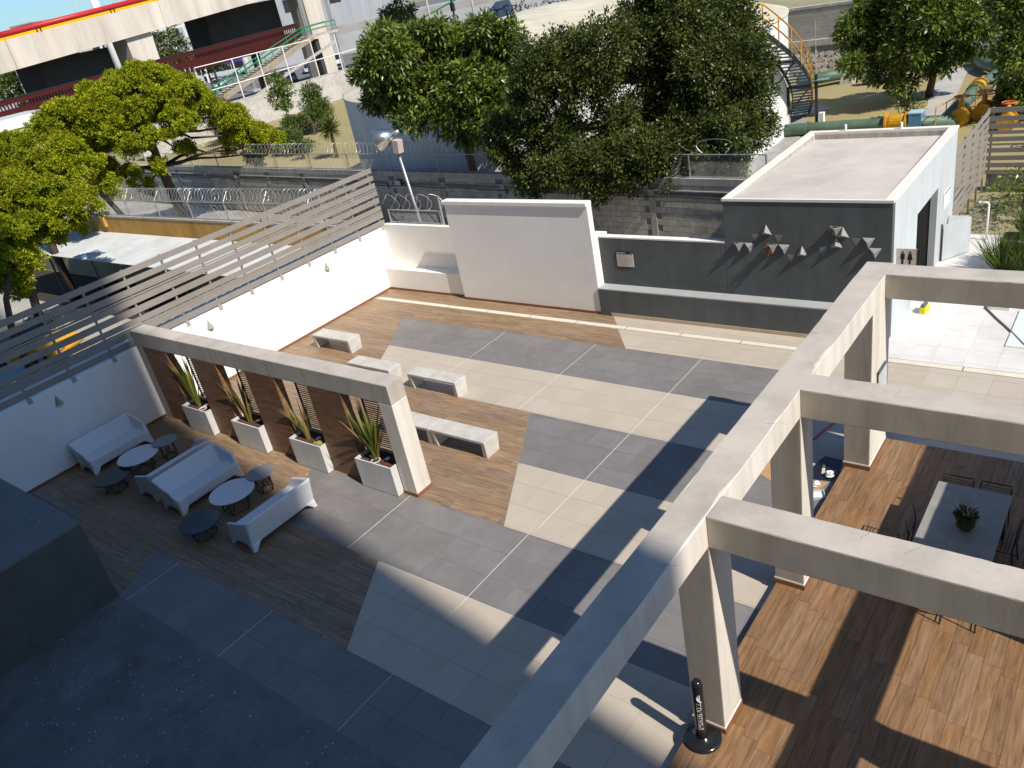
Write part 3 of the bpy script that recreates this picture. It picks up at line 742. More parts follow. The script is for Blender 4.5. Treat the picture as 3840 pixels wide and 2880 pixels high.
# ================================================================ pergola
pg = empty('pergola', (-3.445, 9.6, DZ), 0, 'cream and taupe open concrete frame pergola over the wood deck', 'pergola')
PX, PY, PZ = -3.445, 9.6, DZ
ZB, ZT = 3.14 - PZ, 3.56 - PZ
def topcoat(x0, x1, y0, y1, z, along):
    """thin taupe coat whose long edges run unevenly over the cream sides"""
    n = 60; L_ = []; R_ = []
    jl = jr = 0.0
    for i in range(n + 1):
        t = i / n
        if random.random() < 0.25: jl = random.choice((0, 0, 0, 0.012, 0.03)); jr = random.choice((0, 0.01, 0.0, 0.02, 0.045))
        a = random.uniform(0, 0.004)
        if along == 'y':
            y = y0 + (y1 - y0) * t; L_.append((x0 + jl + a, y)); R_.append((x1 - jr - a, y))
        else:
            x = x0 + (x1 - x0) * t; L_.append((x, y1 - jl * 0.4 - a)); R_.append((x, y0 + jr * 0.25 + a))
    vs = [(p[0], p[1], z) for p in L_] + [(p[0], p[1], z) for p in R_]
    k = n + 1
    fs = [((i, k + i, k + i + 1, i + 1) if along == 'y' else (i, k + i, k + i + 1, i + 1)) for i in range(n)]
    return MB().add(vs, fs)
for k, x0 in enumerate((-0.215, 4.12)):
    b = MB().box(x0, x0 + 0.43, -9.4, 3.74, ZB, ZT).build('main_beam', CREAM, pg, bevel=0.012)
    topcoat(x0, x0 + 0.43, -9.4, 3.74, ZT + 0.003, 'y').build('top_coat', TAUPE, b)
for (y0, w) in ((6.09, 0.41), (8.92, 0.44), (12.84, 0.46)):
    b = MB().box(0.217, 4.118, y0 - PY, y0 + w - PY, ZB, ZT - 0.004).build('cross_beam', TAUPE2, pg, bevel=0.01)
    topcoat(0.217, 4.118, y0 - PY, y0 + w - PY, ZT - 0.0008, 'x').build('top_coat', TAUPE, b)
    b2 = MB().box(4.552, 6.6, y0 - PY, y0 + w - PY, ZB, ZT - 0.004).build('cross_beam', TAUPE2, pg, bevel=0.01)
CRK = mat('hairline_grey', (0.22, 0.20, 0.18), 0.9, 0.1, 6)
for (x, y, L_, a) in ((1.7, -3.25, 0.16, 1.2), (2.1, -3.3, 0.22, 1.0), (0.05, -1.6, 0.3, 0.3), (-0.08, 0.9, 0.25, 2.6), (1.3, -0.5, 0.2, 1.4), (2.4, 3.4, 0.2, 1.1), (0.1, -4.4, 0.22, 0.5)):
    p = [(x + math.cos(a) * L_ * t + random.uniform(-.012, .012), y + math.sin(a) * L_ * t + random.uniform(-.012, .012), ZT + 0.004) for t in (0, .2, .4, .6, .8, 1)]
    MB().tube(p, [0.0006, 0.001, 0.0015, 0.0012, 0.001, 0.0006], 4).build('hairline_crack', CRK, pg)
for x0 in (-0.215, 4.12):
    for (y0, y1) in ((6.09, 6.6), (8.9, 9.36), (12.17, 13.18), (0.3, 0.75)):
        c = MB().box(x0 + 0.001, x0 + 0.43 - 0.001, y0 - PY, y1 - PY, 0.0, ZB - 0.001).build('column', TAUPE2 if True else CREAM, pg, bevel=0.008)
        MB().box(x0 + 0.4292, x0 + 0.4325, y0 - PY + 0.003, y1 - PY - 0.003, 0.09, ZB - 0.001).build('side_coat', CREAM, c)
        MB().box(x0 - 0.012, x0 + 0.446, y0 - PY - 0.012, y1 - PY + 0.012, 0.0, 0.085).build('skirting', SKIRT, c)
        MB().box(x0 - 0.006, x0 + 0.438, y0 - PY - 0.006, y1 - PY + 0.006, 0.085, 0.11).build('plinth_line', WHITE, c)
MB().box(4.56, 8.6, 8.92 - PY + 0.46, 12.83 - PY, ZT - 0.12, ZT - 0.03).build('bay_roof', TAUPE2, pg)
MB().box(8.0, 8.4, 12.3 - PY, 12.8 - PY, 0, ZT - 0.121).build('column', TAUPE2, pg)
nbp = empty('framed_notice', (-3.205, 12.72, 1.3), 0, 'pale framed notice board on the far pergola column', 'sign')
MB().box(0.003, 0.018, -0.24, 0.24, 0, 0.62).build('panel', GREYW, nbp)
MB().box(0.003, 0.024, -0.25, 0.25, 0.62, 0.66).build('frame', DKGREY, nbp)

# ================================================================ planted timber screen
GY = 8.42
gs = empty('timber_screen', (-15.6, GY, 0), 0, 'taupe framed screen with dark wood panels and four planted gaps', 'screen')
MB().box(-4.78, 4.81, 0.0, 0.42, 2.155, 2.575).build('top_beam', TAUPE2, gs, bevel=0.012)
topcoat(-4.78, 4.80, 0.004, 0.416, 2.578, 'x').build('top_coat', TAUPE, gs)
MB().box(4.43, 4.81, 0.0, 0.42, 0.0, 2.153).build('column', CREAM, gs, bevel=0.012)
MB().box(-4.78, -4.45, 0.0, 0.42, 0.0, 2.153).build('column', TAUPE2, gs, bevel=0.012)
MB().box(4.42, 4.824, -0.012, 0.432, 0.0, 0.085).build('skirting', SKIRT, gs)
OPEN = [(-18.95, -17.8), (-16.75, -15.58), (-14.5, -13.36), (-12.3, -11.17)]
PAN = [(-20.05, -18.95), (-17.8, -16.75), (-15.58, -14.5), (-13.36, -12.3)]
GRM = mat('grille_black', (0.03, 0.03, 0.03), 0.5, 0.1, 5)
for (a, b) in PAN:
    p = MB().box(a + 15.6, b + 15.6, 0.028, 0.19, 0.0, 2.152).build('panel_core', SKIRT, gs)
    z = 0.004; j = 0
    while z < 2.14:
        h = min(0.2, 2.15 - z); x = a + 15.6
        cuts = [x] + sorted({x + c for c in (0.35 + 0.3 * ((j * 5) % 3),)}) + [b + 15.6]
        for u, v in zip(cuts[:-1], cuts[1:]):
            me = MB().box(-(v - u) / 2 + 0.002, (v - u) / 2 - 0.002, -0.014, 0.012, 0.002, h - 0.002)
            o = me.build('plank', WOODP, p); o.location = ((u + v) / 2, 0.014, z)
            o2 = MB().box(-(v - u) / 2 + 0.002, (v - u) / 2 - 0.002, -0.006, 0.006, 0.002, h - 0.002).build('plank', WOODP, p); o2.location = ((u + v) / 2, 0.1975, z)
        # reveal facing right
        o = MB().box(-0.085, 0.085, -0.004, 0.004, 0.002, h - 0.002).build('plank', WOODD, p); o.location = (b + 15.6 + 0.005, 0.108, z); o.rotation_euler = (0, 0, PI / 2)
        z += 0.2; j += 1
for (a, b) in OPEN:
    g0 = a + 15.6 + 0.04; g1 = g0 + 0.86
    gr = MB().bar((g0, 0.455, 0.0), (g0, 0.455, 2.15), 0.02, 0.04); gr.bar((g1, 0.455, 0.0), (g1, 0.455, 2.15), 0.02, 0.04)
    go = gr.build('grille', GRM, gs)
    z = 0.66
    while z < 2.13:
        MB().box(g0 + 0.01, g1 - 0.01, 0.45, 0.46, z, z + 0.022).build('louvre', GRM, go)
        z += 0.055

def sword_plant(name, label, loc, n, h, spread, lean, dry=0.2):
    r = empty(name, loc, 0, label, 'plant')
    for i in range(n):
        t = random.uniform(0, 2 * PI); s = random.uniform(0.25, 1) * spread; L_ = h * random.uniform(0.55, 1.0); w = random.uniform(0.026, 0.05)
        dx = math.cos(t) * s + lean[0] * random.random(); dy = math.sin(t) * s * 0.55 + lean[1] * random.random()
        bx, by = math.cos(t) * 0.05, math.sin(t) * 0.04
        sx, sy = -math.sin(t) * w, math.cos(t) * w
        vs = []; N = 6
        for k in range(N + 1):
            u = k / N; c = (bx + dx * u ** 1.4, by + dy * u ** 1.4, L_ * (u - 0.12 * s * u * u)); ww = (1 - u ** 3) * (0.6 + 0.8 * u * (1 - u)) + 0.02
            vs += [(c[0] - sx * ww, c[1] - sy * ww, c[2]), (c[0] + sx * ww, c[1] + sy * ww, c[2])]
        fs = [(2 * k, 2 * k + 1, 2 * k + 3, 2 * k + 2) for k in range(N)]
        dr_ = random.random() < dry
        me = MB().add(vs, fs).mesh('leaf', LF_DRY if dr_ else LF_SWORD, True)
        at = me.attributes.new('tint', 'FLOAT', 'FACE'); at.data.foreach_set('value', np.full(len(fs), random.random(), dtype=np.float32))
        o = bpy.data.objects.new('leaf', me); link(o, r)
    return r
PLAB = ['leftmost pale planter box in the timber screen', 'second planter box from the left wall in timber screen', 'third planter box from the left wall, with cactus', 'planter box beside the cream end column of timber screen']
SLAB = ['tall sword leaved plant in the leftmost planter', 'sword leaved plant with broad green blades in second planter', 'short pale sword leaved plant beside the round cactus', 'bushy sword leaved plant beside the cream column']
for i, (a, b) in enumerate(OPEN):
    cx = (a + b) / 2; w = (b - a) / 2 - 0.03
    p = empty('planter_box', (cx, 8.52, 0), 0, PLAB[i], 'planter', 'planter boxes in the timber screen')
    mb = MB(); y0, y1 = -0.26, 0.27; t = 0.03
    mb.box(-w, w, y0, y0 + t, 0.015, 0.70); mb.box(-w, w, y1 - t, y1, 0.015, 0.70); mb.box(-w, -w + t, y0 + t, y1 - t, 0.015, 0.70); mb.box(w - t, w, y0 + t, y1 - t, 0.015, 0.70); mb.box(-w + t, w - t, y0 + t, y1 - t, 0.015, 0.05)
    mb.build('box', PLANT_BOX, p)
    MB().box(-w + 0.02, w - 0.02, y0 + 0.02, y1 - 0.02, 0.0, 0.015).build('plinth', INK, p)
    MB().box(-w + t, w - t, y0 + t, y1 - t, 0.05, 0.63).build('soil', SOIL, p)
    sword_plant('sword_plant', SLAB[i], (cx - (0.12 if i != 2 else 0.15), 8.50, 0.63), (34, 30, 24, 54)[i], (1.6, 1.35, 1.1, 1.6)[i], (0.5, 0.55, 0.42, 0.75)[i], ((-0.25, 0.0), (-0.2, 0), (-0.2, 0), (-0.05, -0.1))[i], (0.15, 0.4, 0.15, 0.28)[i])
    l_ = empty('garden_spotlight', (cx + 0.2, 8.52, 0.63), 0, ['small silver garden spotlight in the leftmost planter', 'small silver garden spotlight in the second planter', 'small silver garden spotlight next to the round cactus', 'small silver garden spotlight in planter by the cream column'][i], 'lamp', 'planter spotlights')
    MB().lathe([(0.03, 0), (0.03, 0.03), (0.055, 0.06), (0.06, 0.07)], 12).build('body', BLACK, l_, True)
    MB().lathe([(0.058, 0.071), (0.058, 0.076)], 12).build('lens', CHROME, l_)
    if i in (0, 3):
        pt = empty('flower_pot', (cx + (0.28 if i == 0 else 0.0), 8.37, 0.63), 0, 'small pale round pot sunk in the ' + ('leftmost planter' if i == 0 else 'planter by the cream column'), 'pot')
        MB().lathe([(0.07, 0.0), (0.095, 0.07), (0.105, 0.07), (0.105, 0.085), (0.085, 0.085), (0.08, 0.06)], 16, cap=False).build('pot', PLANT_BOX, pt, True)
        MB().lathe([(0.084, 0.06), (0.001, 0.066)], 14, cap=False).build('soil', SOIL, pt)
    if i == 3:
        s_ = empty('small_herb', (cx, 8.37, 0.70), 0, 'tiny bright green herb in the pale round pot', 'plant')
        n = 60; P = rng.normal(0, 0.03, (n, 3)); P[:, 2] = rng.random(n) * 0.16; D = rng.normal(0, 1, (n, 3)); D[:, 2] = np.abs(D[:, 2])
        o = bpy.data.objects.new('leaves', leaves_mesh('leaves', LF_SHR, P, D, rng.normal(size=(n, 3)), 0.06, 0.02, rng.random(n))); link(o, s_)
    if i == 2:
        for (dx, r_, lab) in ((0.40, 0.075, 'round golden cactus in the third planter'), (0.27, 0.05, 'small rosette succulent left of round cactus')):
            c_ = empty('cactus', (cx + dx, 8.36, 0.63), 0, lab, 'cactus')
            mb = MB(); n = 32
            prof = [(math.sin(PI * k / 10) * r_ + 0.001, r_ * (0.9 - math.cos(PI * k / 10))) for k in range(11)]
            mb.lathe(prof, n, cap=False)
            mb.v = [(x * (1 + 0.12 * math.cos(8 * math.atan2(y, x))), y * (1 + 0.12 * math.cos(8 * math.atan2(y, x))), max(z, 0)) for x, y, z in mb.v]
            mb.build('body', mat('cactus_flesh', (0.28, 0.27, 0.08), 0.8, 0.3, 40, 0.8, 120), c_, True)

# ================================================================ lounge furniture
def sofa_mesh():
    mb = MB()
    Lh = 0.84; 
    # local: length along y, seat faces +x; depth x from -0.38 (back) to 0.40 (front)
    def slab(b, t): mb.hexa(b, t)
    # back: leans outwards
    slab([(-0.33, -Lh + .06, 0.13), (-0.20, -Lh + .06, 0.13), (-0.20, Lh - .06, 0.13), (-0.33, Lh - .06, 0.13)], [(-0.47, -Lh + .06, 0.73), (-0.40, -Lh + .06, 0.73), (-0.40, Lh - .06, 0.73), (-0.47, Lh - .06, 0.73)])
    slab([(-0.33, -Lh + .08, 0.14), (0.37, -Lh + .08, 0.14), (0.37, Lh - .08, 0.14), (-0.33, Lh - .08, 0.14)], [(-0.36, -Lh + .08, 0.32), (0.37, -Lh + .08, 0.37), (0.37, Lh - .08, 0.37), (-0.36, Lh - .08, 0.32)])
    for s in (-1, 1):
        a = lambda x, y, z: (x, s * y, z)
        def two(bt, tp):
            if s < 0: bt = bt[::-1]; tp = tp[::-1]
            slab(bt, tp)
        # side: high at the back, falling in two steps to the front
        two([a(-0.33, Lh - .14, 0.13), a(0.0, Lh - .14, 0.13), a(0.0, Lh - .04, 0.13), a(-0.33, Lh - .04, 0.13)], [a(-0.45, Lh - .09, 0.73), a(0.0, Lh - .07, 0.62), a(0.0, Lh, 0.62), a(-0.43, Lh - .02, 0.73)])
        two([a(-0.02, Lh - .14, 0.13), a(0.38, Lh - .14, 0.13), a(0.38, Lh - .04, 0.13), a(-0.02, Lh - .04, 0.13)], [a(-0.02, Lh - .07, 0.625), a(0.24, Lh - .07, 0.56), a(0.24, Lh, 0.56), a(-0.02, Lh, 0.625)])
        two([a(0.20, Lh - .15, 0.13), a(0.39, Lh - .15, 0.13), a(0.39, Lh - .05, 0.13), a(0.20, Lh - .05, 0.13)], [a(0.20, Lh - .08, 0.55), a(0.37, Lh - .13, 0.38), a(0.37, Lh - .05, 0.38), a(0.20, Lh, 0.55)])
        for (x0, x1, xb0, xb1) in ((0.17, 0.39, 0.31, 0.41), (-0.36, -0.16, -0.37, -0.27)):
            two([a(xb0, Lh - .11, 0.0), a(xb1, Lh - .11, 0.0), a(xb1, Lh - .02, 0.0), a(xb0, Lh - .02, 0.0)], [a(x0, Lh - .26, 0.16), a(x1, Lh - .26, 0.16), a(x1, Lh - .04, 0.16), a(x0, Lh - .04, 0.16)])
    return mb
sofa0 = None
SOFAS = [(-19.75, 6.62, 0, 'white moulded sofa standing against the shaded white wall'), (-16.88, 6.66, PI, 'white moulded sofa facing the white wall, back to back with another'),
         (-15.76, 6.60, 0, 'white moulded sofa with its seat to the viewer, right of back to back pair'), (-13.05, 6.52, PI, 'white moulded sofa at the open end, its back toward the grey stripe')]
for (x, y, rz, lab) in SOFAS:
    r = empty('sofa', (x, y, 0), rz, lab, 'sofa', 'white moulded lounge sofas')
    if sofa0 is None:
        sofa0 = sofa_mesh().build('shell', PLASTIC, r, True)
        mo = sofa0.modifiers.new('fuse', 'REMESH'); mo.mode = 'VOXEL'; mo.voxel_size = 0.016; mo.use_smooth_shade = True
        ms = sofa0.modifiers.new('soften', 'SMOOTH'); ms.factor = 0.6; ms.iterations = 10
    else:
        c = sofa0.copy(); col.objects.link(c); c.parent = r
def low_table(name, label, loc, rad, h, topm, seg=5, group=None, rz=0.3):
    r = empty(name, loc, rz, label, 'table', group)
    MB().lathe([(rad - 0.012, h - 0.025), (rad, h - 0.018), (rad, h - 0.004), (rad - 0.004, h)], 48).build('table_top', topm, r, False)
    base = MB()
    R1_, R2_ = rad * 0.62, rad * 0.55
    a = [(R1_ * math.cos(2 * PI * k / seg), R1_ * math.sin(2 * PI * k / seg), 0.009) for k in range(seg)]
    b = [(R2_ * math.cos(2 * PI * (k + .5) / seg), R2_ * math.sin(2 * PI * (k + .5) / seg), h - 0.032) for k in range(seg)]
    for k in range(seg):
        base.tube([a[k], a[(k + 1) % seg]], 0.008, 6); base.tube([b[k], b[(k + 1) % seg]], 0.008, 6)
        base.tube([a[k], b[k]], 0.008, 6); base.tube([a[(k + 1) % seg], b[k]], 0.008, 6)
    base.build('wire_base', BLACK, r)
    return r
low_table('coffee_table', 'round white coffee table in front of sofa by the white wall', (-18.29, 6.52, 0), 0.48, 0.42, TABW, group='round lounge tables')
low_table('coffee_table', 'round white coffee table near the open end sofa', (-14.42, 6.55, 0), 0.48, 0.42, TABW, group='round lounge tables')
low_table('side_table', 'small grey side table near the leftmost planter', (-18.17, 7.19, 0), 0.30, 0.45, TABG, group='round lounge tables')
low_table('side_table', 'small grey side table before the second and third planter', (-14.36, 7.26, 0), 0.30, 0.45, TABG, group='round lounge tables')
low_table('low_black_table', 'low black round table at end of sofa by white wall', (-18.15, 5.74, 0), 0.42, 0.35, TABK, group='round lounge tables', rz=0.9)
low_table('low_black_table', 'low glossy black round table nearest the viewer', (-14.27, 5.62, 0), 0.42, 0.35, TABK, group='round lounge tables', rz=0.1)

# concrete benches
def bench(x0, x1, y0, y1, lab):
    r = empty('concrete_bench', ((x0 + x1) / 2, (y0 + y1) / 2, 0), 0, lab, 'bench', 'concrete benches')
    w = (x1 - x0) / 2; d = (y1 - y0) / 2
    MB().box(-w, w, -d, d, 0.36, 0.425).build('seat', BENCHC, r, bevel=0.008)
    for s in (-1, 1):
        b = [(s * (w - 0.02), -d + 0.03, 0), (s * (w - 0.13), -d + 0.03, 0), (s * (w - 0.13), d - 0.03, 0), (s * (w - 0.02), d - 0.03, 0)]
        t = [(s * w, -d, 0.359), (s * (w - 0.09), -d, 0.359), (s * (w - 0.09), d, 0.359), (s * w, d, 0.359)]
        if s > 0: b = b[::-1]; t = t[::-1]
        MB().hexa(b, t).build('leg', BENCHC, r)
bench(-19.36, -17.72, 12.96, 13.43, 'concrete bench nearest the white side wall')
bench(-16.62, -15.0, 11.92, 12.36, 'concrete bench partly hidden behind the timber screen top')
bench(-14.35, -12.72, 11.95, 12.37, 'concrete bench on the corner of wood and beige floor, fully in view')
bench(-13.44, -11.87, 10.05, 10.52, 'concrete bench half hidden behind the cream end column')
bench(-11.84, -10.27, 10.05, 10.52, 'concrete bench right of the cream end column')

# ================================================================ things on and round the deck
sp = empty('smokers_pole', (-3.45, 5.90, DZ), 0, 'black upright cigarette bin pole with white lettering at front column', 'ashtray')
MB().lathe([(0.235, 0.0), (0.24, 0.02), (0.235, 0.04), (0.20, 0.05), (0.09, 0.06), (0.085, 0.075)], 36).build('base', BLACKG, sp, True)
MB().lathe([(0.075, 0.075), (0.07, 0.10), (0.07, 0.955), (0.066, 0.985), (0.052, 1.015), (0.03, 1.03), (0.004, 1.035)], 28).build('post', BLACKG, sp, True)
# lettering runs up the side that faces the camera
va = math.atan2(0 - 5.90, 0 + 3.45)
def on_post(s, size, z, nm, rot90=True):
    d = Vector((math.cos(va), math.sin(va), 0)); q = 0.0716
    cu = bpy.data.curves.new(nm, 'FONT'); cu.body = s; cu.size = size; cu.align_x = 'LEFT'; cu.align_y = 'CENTER'
    t = bpy.data.objects.new('tmp', cu); col.objects.link(t)
    dg = bpy.context.evaluated_depsgraph_get(); dg.update()
    me = bpy.data.meshes.new_from_object(t.evaluated_get(dg)); bpy.data.objects.remove(t)
    me.materials.clear(); me.materials.append(INKW)
    for v in me.vertices:
        along, across = v.co.x, v.co.y            # text reads upwards, bent round the tube
        a = va - across / q
        v.co = (q * math.cos(a), q * math.sin(a), z + along * 0.8)
    o = bpy.data.objects.new(nm, me); link(o, sp)
on_post('SMOKERS POLE', 0.085, 0.24, 'lettering')
em = MB()
for k in range(2):
    pts = []
    for i in range(11):
        t = i / 10
        al = (t - 0.5) * 0.13; ac = (0.035 if k else 0.012) * math.sin(PI * t) - 0.02 + 0.035 * k * (t - .5)
        a = va - ac / 0.0716
        pts.append((0.0716 * math.cos(a), 0.0716 * math.sin(a), 0.78 + al))
    em.tube(pts, [0.003 + 0.007 * math.sin(PI * i / 10) for i in range(11)], 5)
em.build('swirl_emblem', INKW, sp)

# dining set
TX, TY = -1.48, 10.4
dt = empty('dining_table', (TX, TY, DZ), 0, 'long stone topped dining table under the pergola', 'table')
MB().box(-0.49, 0.49, -0.95, 0.86, 0.70, 0.74).build('table_top', mat('table_stone', (0.27, 0.26, 0.245), 0.45, 0.14, 5), dt, bevel=0.004)
for sx in (-1, 1):
    for sy in (-0.85, 0.76):
        MB().box(sx * 0.42 - 0.03, sx * 0.42 + 0.03, sy - 0.03, sy + 0.03, 0, 0.70).build('leg', BLACK, dt)
def wire_chair(x, y, rz, lab):
    r = empty('wire_chair', (x, y, DZ), rz, lab, 'chair', 'black wire dining chairs')
    # local: faces +y, back at -y
    for sx in (-1, 1):
        MB().tube([(sx * 0.21, 0.20, 0.0), (sx * 0.20, 0.17, 0.44)], 0.011, 6).build('leg', BLACK, r)
        MB().tube([(sx * 0.21, -0.24, 0.0), (sx * 0.20, -0.19, 0.44)], 0.011, 6).build('leg', BLACK, r)
        MB().tube([(sx * 0.21, 0.20, 0.06), (sx * 0.21, -0.235, 0.06)], 0.008, 6).build('stretcher', BLACK, r)
    s = MB()
    for k in range(9):
        yy = -0.19 + k * 0.045; s.tube([(-0.20, yy, 0.445), (0.20, yy, 0.445)], 0.007, 5)
    s.build('seat', BLACK, r)
    b = MB().tube([(-0.20, -0.19, 0.44), (-0.205, -0.235, 0.70), (-0.19, -0.25, 0.745), (0.19, -0.25, 0.745), (0.205, -0.235, 0.70), (0.20, -0.19, 0.44)], 0.010, 6)
    b.build('back_frame', BLACK, r)
    for z in (0.60, 0.645, 0.69):
        MB().tube([(-0.203, -0.235, z), (0.203, -0.235, z)], 0.006, 5).build('back_bar', BLACK, r)
wire_chair(-1.73, 11.22, PI, 'black wire chair at the far end of dining table, left one')
wire_chair(-1.23, 11.22, PI, 'black wire chair at the far end of dining table, right one')
wire_chair(-1.93, 10.37, -PI / 2, 'black wire chair on the left side of dining table, farther one')
wire_chair(-1.93, 9.95, -PI / 2, 'black wire chair on the left side of dining table, nearer one')
wire_chair(-1.03, 10.55, PI / 2, 'black wire chair on the right side of dining table')
wire_chair(-1.25, 9.28, 0.06, 'black wire chair at the near end, seen below the beam')
po = empty('plant_pot', (-1.42, 10.25, DZ + 0.74), 0.3, 'dark faceted bowl on the dining table', 'pot')
MB().lathe([(0.07, 0.0), (0.125, 0.07), (0.13, 0.11), (0.115, 0.15), (0.105, 0.15), (0.10, 0.10)], 7, cap=False).build('bowl', mat('olive_glaze', (0.05, 0.055, 0.02), 0.5, 0.15, 6), po)
MB().lathe([(0.11, 0.11), (0.001, 0.12)], 7, cap=False).build('soil', SOIL, po)
pp = empty('table_plant', (-1.42, 10.25, DZ + 0.85), 0, 'dark leafy plant growing from the bowl on dining table', 'plant')
n = 110; t = rng.random(n) * 2 * PI; P = np.stack([0.06 * np.cos(t), 0.06 * np.sin(t), rng.random(n) * 0.16], 1); D = np.stack([np.cos(t), np.sin(t), 0.2 + 0.9 * rng.random(n)], 1)
o = bpy.data.objects.new('leaves', leaves_mesh('leaves', LF_FIC, P, D, rng.normal(size=(n, 3)), 0.13, 0.03, rng.random(n) * 0.6)); link(o, pp)
MB().tube([(0, 0, 0), (0.01, 0, 0.08), (-0.03, 0.02, 0.26)], 0.008, 5).build('stem', BARK, pp)

# decorators' things on the floor behind the middle column
def sheet(name, label, cat, poly, m, z=0.004, th=0.004):
    cx = sum(p[0] for p in poly) / len(poly); cy = sum(p[1] for p in poly) / len(poly)
    o = MB().prism([(a - cx, b - cy) for a, b in poly], 0, th).build(name, m)
    o.location = (cx, cy, z); return tag(o, label, cat)
sheet('plastic_sheet', 'black plastic sheet spread on floor beside the deck', 'sheet', [(-4.17, 12.34), (-3.74, 12.2), (-3.74, 12.52), (-4.10, 12.56)], BLACKG)
sheet('plastic_sheet', 'larger black plastic sheet under the trowel', 'sheet', [(-4.25, 11.75), (-3.70, 11.85), (-3.70, 12.18), (-4.16, 12.30)], BLACKG, 0.009)
sheet('cardboard', 'flattened cardboard with crumpled paper on it', 'cardboard', [(-4.22, 11.45), (-3.95, 11.3), (-3.80, 11.78), (-4.15, 11.72)], CARDB)
sheet('cardboard', 'flattened cardboard left of the middle pergola column', 'cardboard', [(-5.02, 11.62), (-4.60, 11.40), (-4.30, 11.95), (-4.92, 12.14)], CARDB)
fo = empty('paint_trowel', (-4.01, 12.2, 0.016), math.atan2(-0.48, 0.12), 'grey handled scraper lying on black plastic sheet', 'tool')
MB().box(-0.24, 0.05, -0.022, 0.022, 0.0, 0.02).build('handle', DKGREY, fo)
MB().box(0.05, 0.25, -0.026, 0.026, 0.004, 0.012).build('blade', SIGNW, fo)
for (x, y, lab) in ((-3.98, 11.6, 'crumpled white paper on the cardboard'), (-3.84, 11.95, 'crumpled silver foil on black plastic sheet')):
    n = 26; mb = MB(); mb.ball((0, 0, 0.045), (0.085, 0.07, 0.045), 12, 7)
    mb.v = [tuple(np.array(p) * (1 + random.uniform(-0.3, 0.3))) for p in mb.v]
    o = mb.build('crumpled_paper', INKW); o.location = (x, y, 0.012); tag(o, lab, 'paper')
tr = empty('paint_tray', (-3.86, 11.33, 0.005), 0.5, 'white paint tray beside the deck edge', 'tray')
MB().box(-0.13, 0.13, -0.1, 0.1, 0, 0.012).build('bottom', WHITE, tr)
for (a, b, c, d) in ((-0.13, 0.13, 0.1, 0.112), (-0.13, 0.13, -0.112, -0.1), (0.13, 0.142, -0.112, 0.112)): MB().box(a, b, c, d, 0, 0.05).build('rim', GREYW, tr)
ph = empty('pink_pole', (-4.4, 13.3, 0.02), math.atan2(0.9, 0.22), 'bright pink broom handle lying on the tiles', 'handle')
MB().tube([(-0.75, 0, 0), (0.75, 0, 0.0)], 0.016, 8).build('shaft', PINK, ph)
MB().tube([(0.75, 0, 0), (0.79, 0, 0)], 0.019, 8).build('end_cap', PINK, ph)

# terrace right of the washroom
br = empty('broom', (-3.95, 19.15, 0.0), 0, 'yellow and grey broom leaning on the washroom wall', 'broom')
MB().hexa([(-0.06, -0.16, 0.0), (0.07, -0.16, 0.0), (0.10, 0.2, 0.0), (-0.02, 0.2, 0.0)], [(-0.04, -0.13, 0.16), (0.05, -0.13, 0.16), (0.07, 0.16, 0.16), (0.0, 0.16, 0.16)]).build('bristles', mat('broom_yellow', (0.55, 0.50, 0.02), 0.7, 0.3, 40), br)
MB().hexa([(-0.05, -0.13, 0.16), (0.05, -0.13, 0.16), (0.07, 0.16, 0.16), (-0.01, 0.16, 0.16)], [(-0.03, -0.11, 0.22), (0.03, -0.11, 0.22), (0.04, 0.14, 0.22), (0.0, 0.14, 0.22)]).build('head', DKGREY, br)
MB().tube([(0.01, 0.0, 0.2), (-0.33, 0.35, 1.2)], 0.012, 6).build('shaft', GREYW, br)
cb = MB().tube([(-2.74, 19.62, 0.02), (-2.6, 19.4, 0.02), (-2.43, 19.1, 0.02), (-2.2, 18.74, 0.02), (-2.03, 18.46, 0.02), (-1.74, 17.93, 0.025), (-1.4, 17.4, 0.02)], 0.022, 6).build('cable', mat('grey_cable', (0.12, 0.13, 0.12), 0.5, 0.1, 5)); tag(cb, 'thick grey cable running across the pale terrace tiles', 'cable')
bx = empty('drain_box', (-2.46, 19.7, 0), 0, 'low white box where the grey cable starts', 'box')
MB().box(-0.22, 0.22, -0.14, 0.14, 0, 0.10).build('body', WHITE, bx)
MB().box(-0.18, 0.18, -0.10, 0.10, 0.10, 0.105).build('lid', CHARL, bx)
po_ = empty('pool_edge', (0.6, 18.5, 0), 0, 'pale aqua tiled basin at the right edge of terrace', 'basin')
MB().box(-2.64, 2.4, -0.75, 1.1, 0.0, 0.03).build('rim', mat('aqua_tile', (0.64, 0.70, 0.68), 0.35, 0.05, 2), po_)
MB().box(-2.2, 2.3, -0.5, 0.9, 0.031, 0.036).build('water', mat('shallow_water', (0.60, 0.69, 0.67), 0.08, 0.04, 1, spec=0.5), po_)
# metal cabinet doors beyond the washroom
gt = empty('metal_gate', (-4.0, 22.75, 0), 0, 'pale grey metal gate leaf standing open beyond washroom door', 'gate')
MB().hexa([(-0.25, -0.38, 0.03), (-0.23, -0.40, 0.03), (0.27, 0.36, 0.03), (0.25, 0.38, 0.03)], [(-0.25, -0.38, 1.0), (-0.23, -0.40, 1.0), (0.27, 0.36, 1.0), (0.25, 0.38, 1.0)]).build('leaf', GREYW, gt)
MB().hexa([(-0.28, -0.28, 0.03), (-0.26, -0.28, 0.03), (0.20, 0.42, 0.03), (0.18, 0.42, 0.03)], [(-0.28, 0.40, 1.0), (-0.26, 0.38, 1.0), (0.20, 0.44, 1.0), (0.18, 0.44, 1.0)]).build('rear_leaf', GREYW, gt)
MB().box(-0.31, -0.27, -0.40, -0.32, 0, 1.02).build('hinge_post', DKGREY, gt)
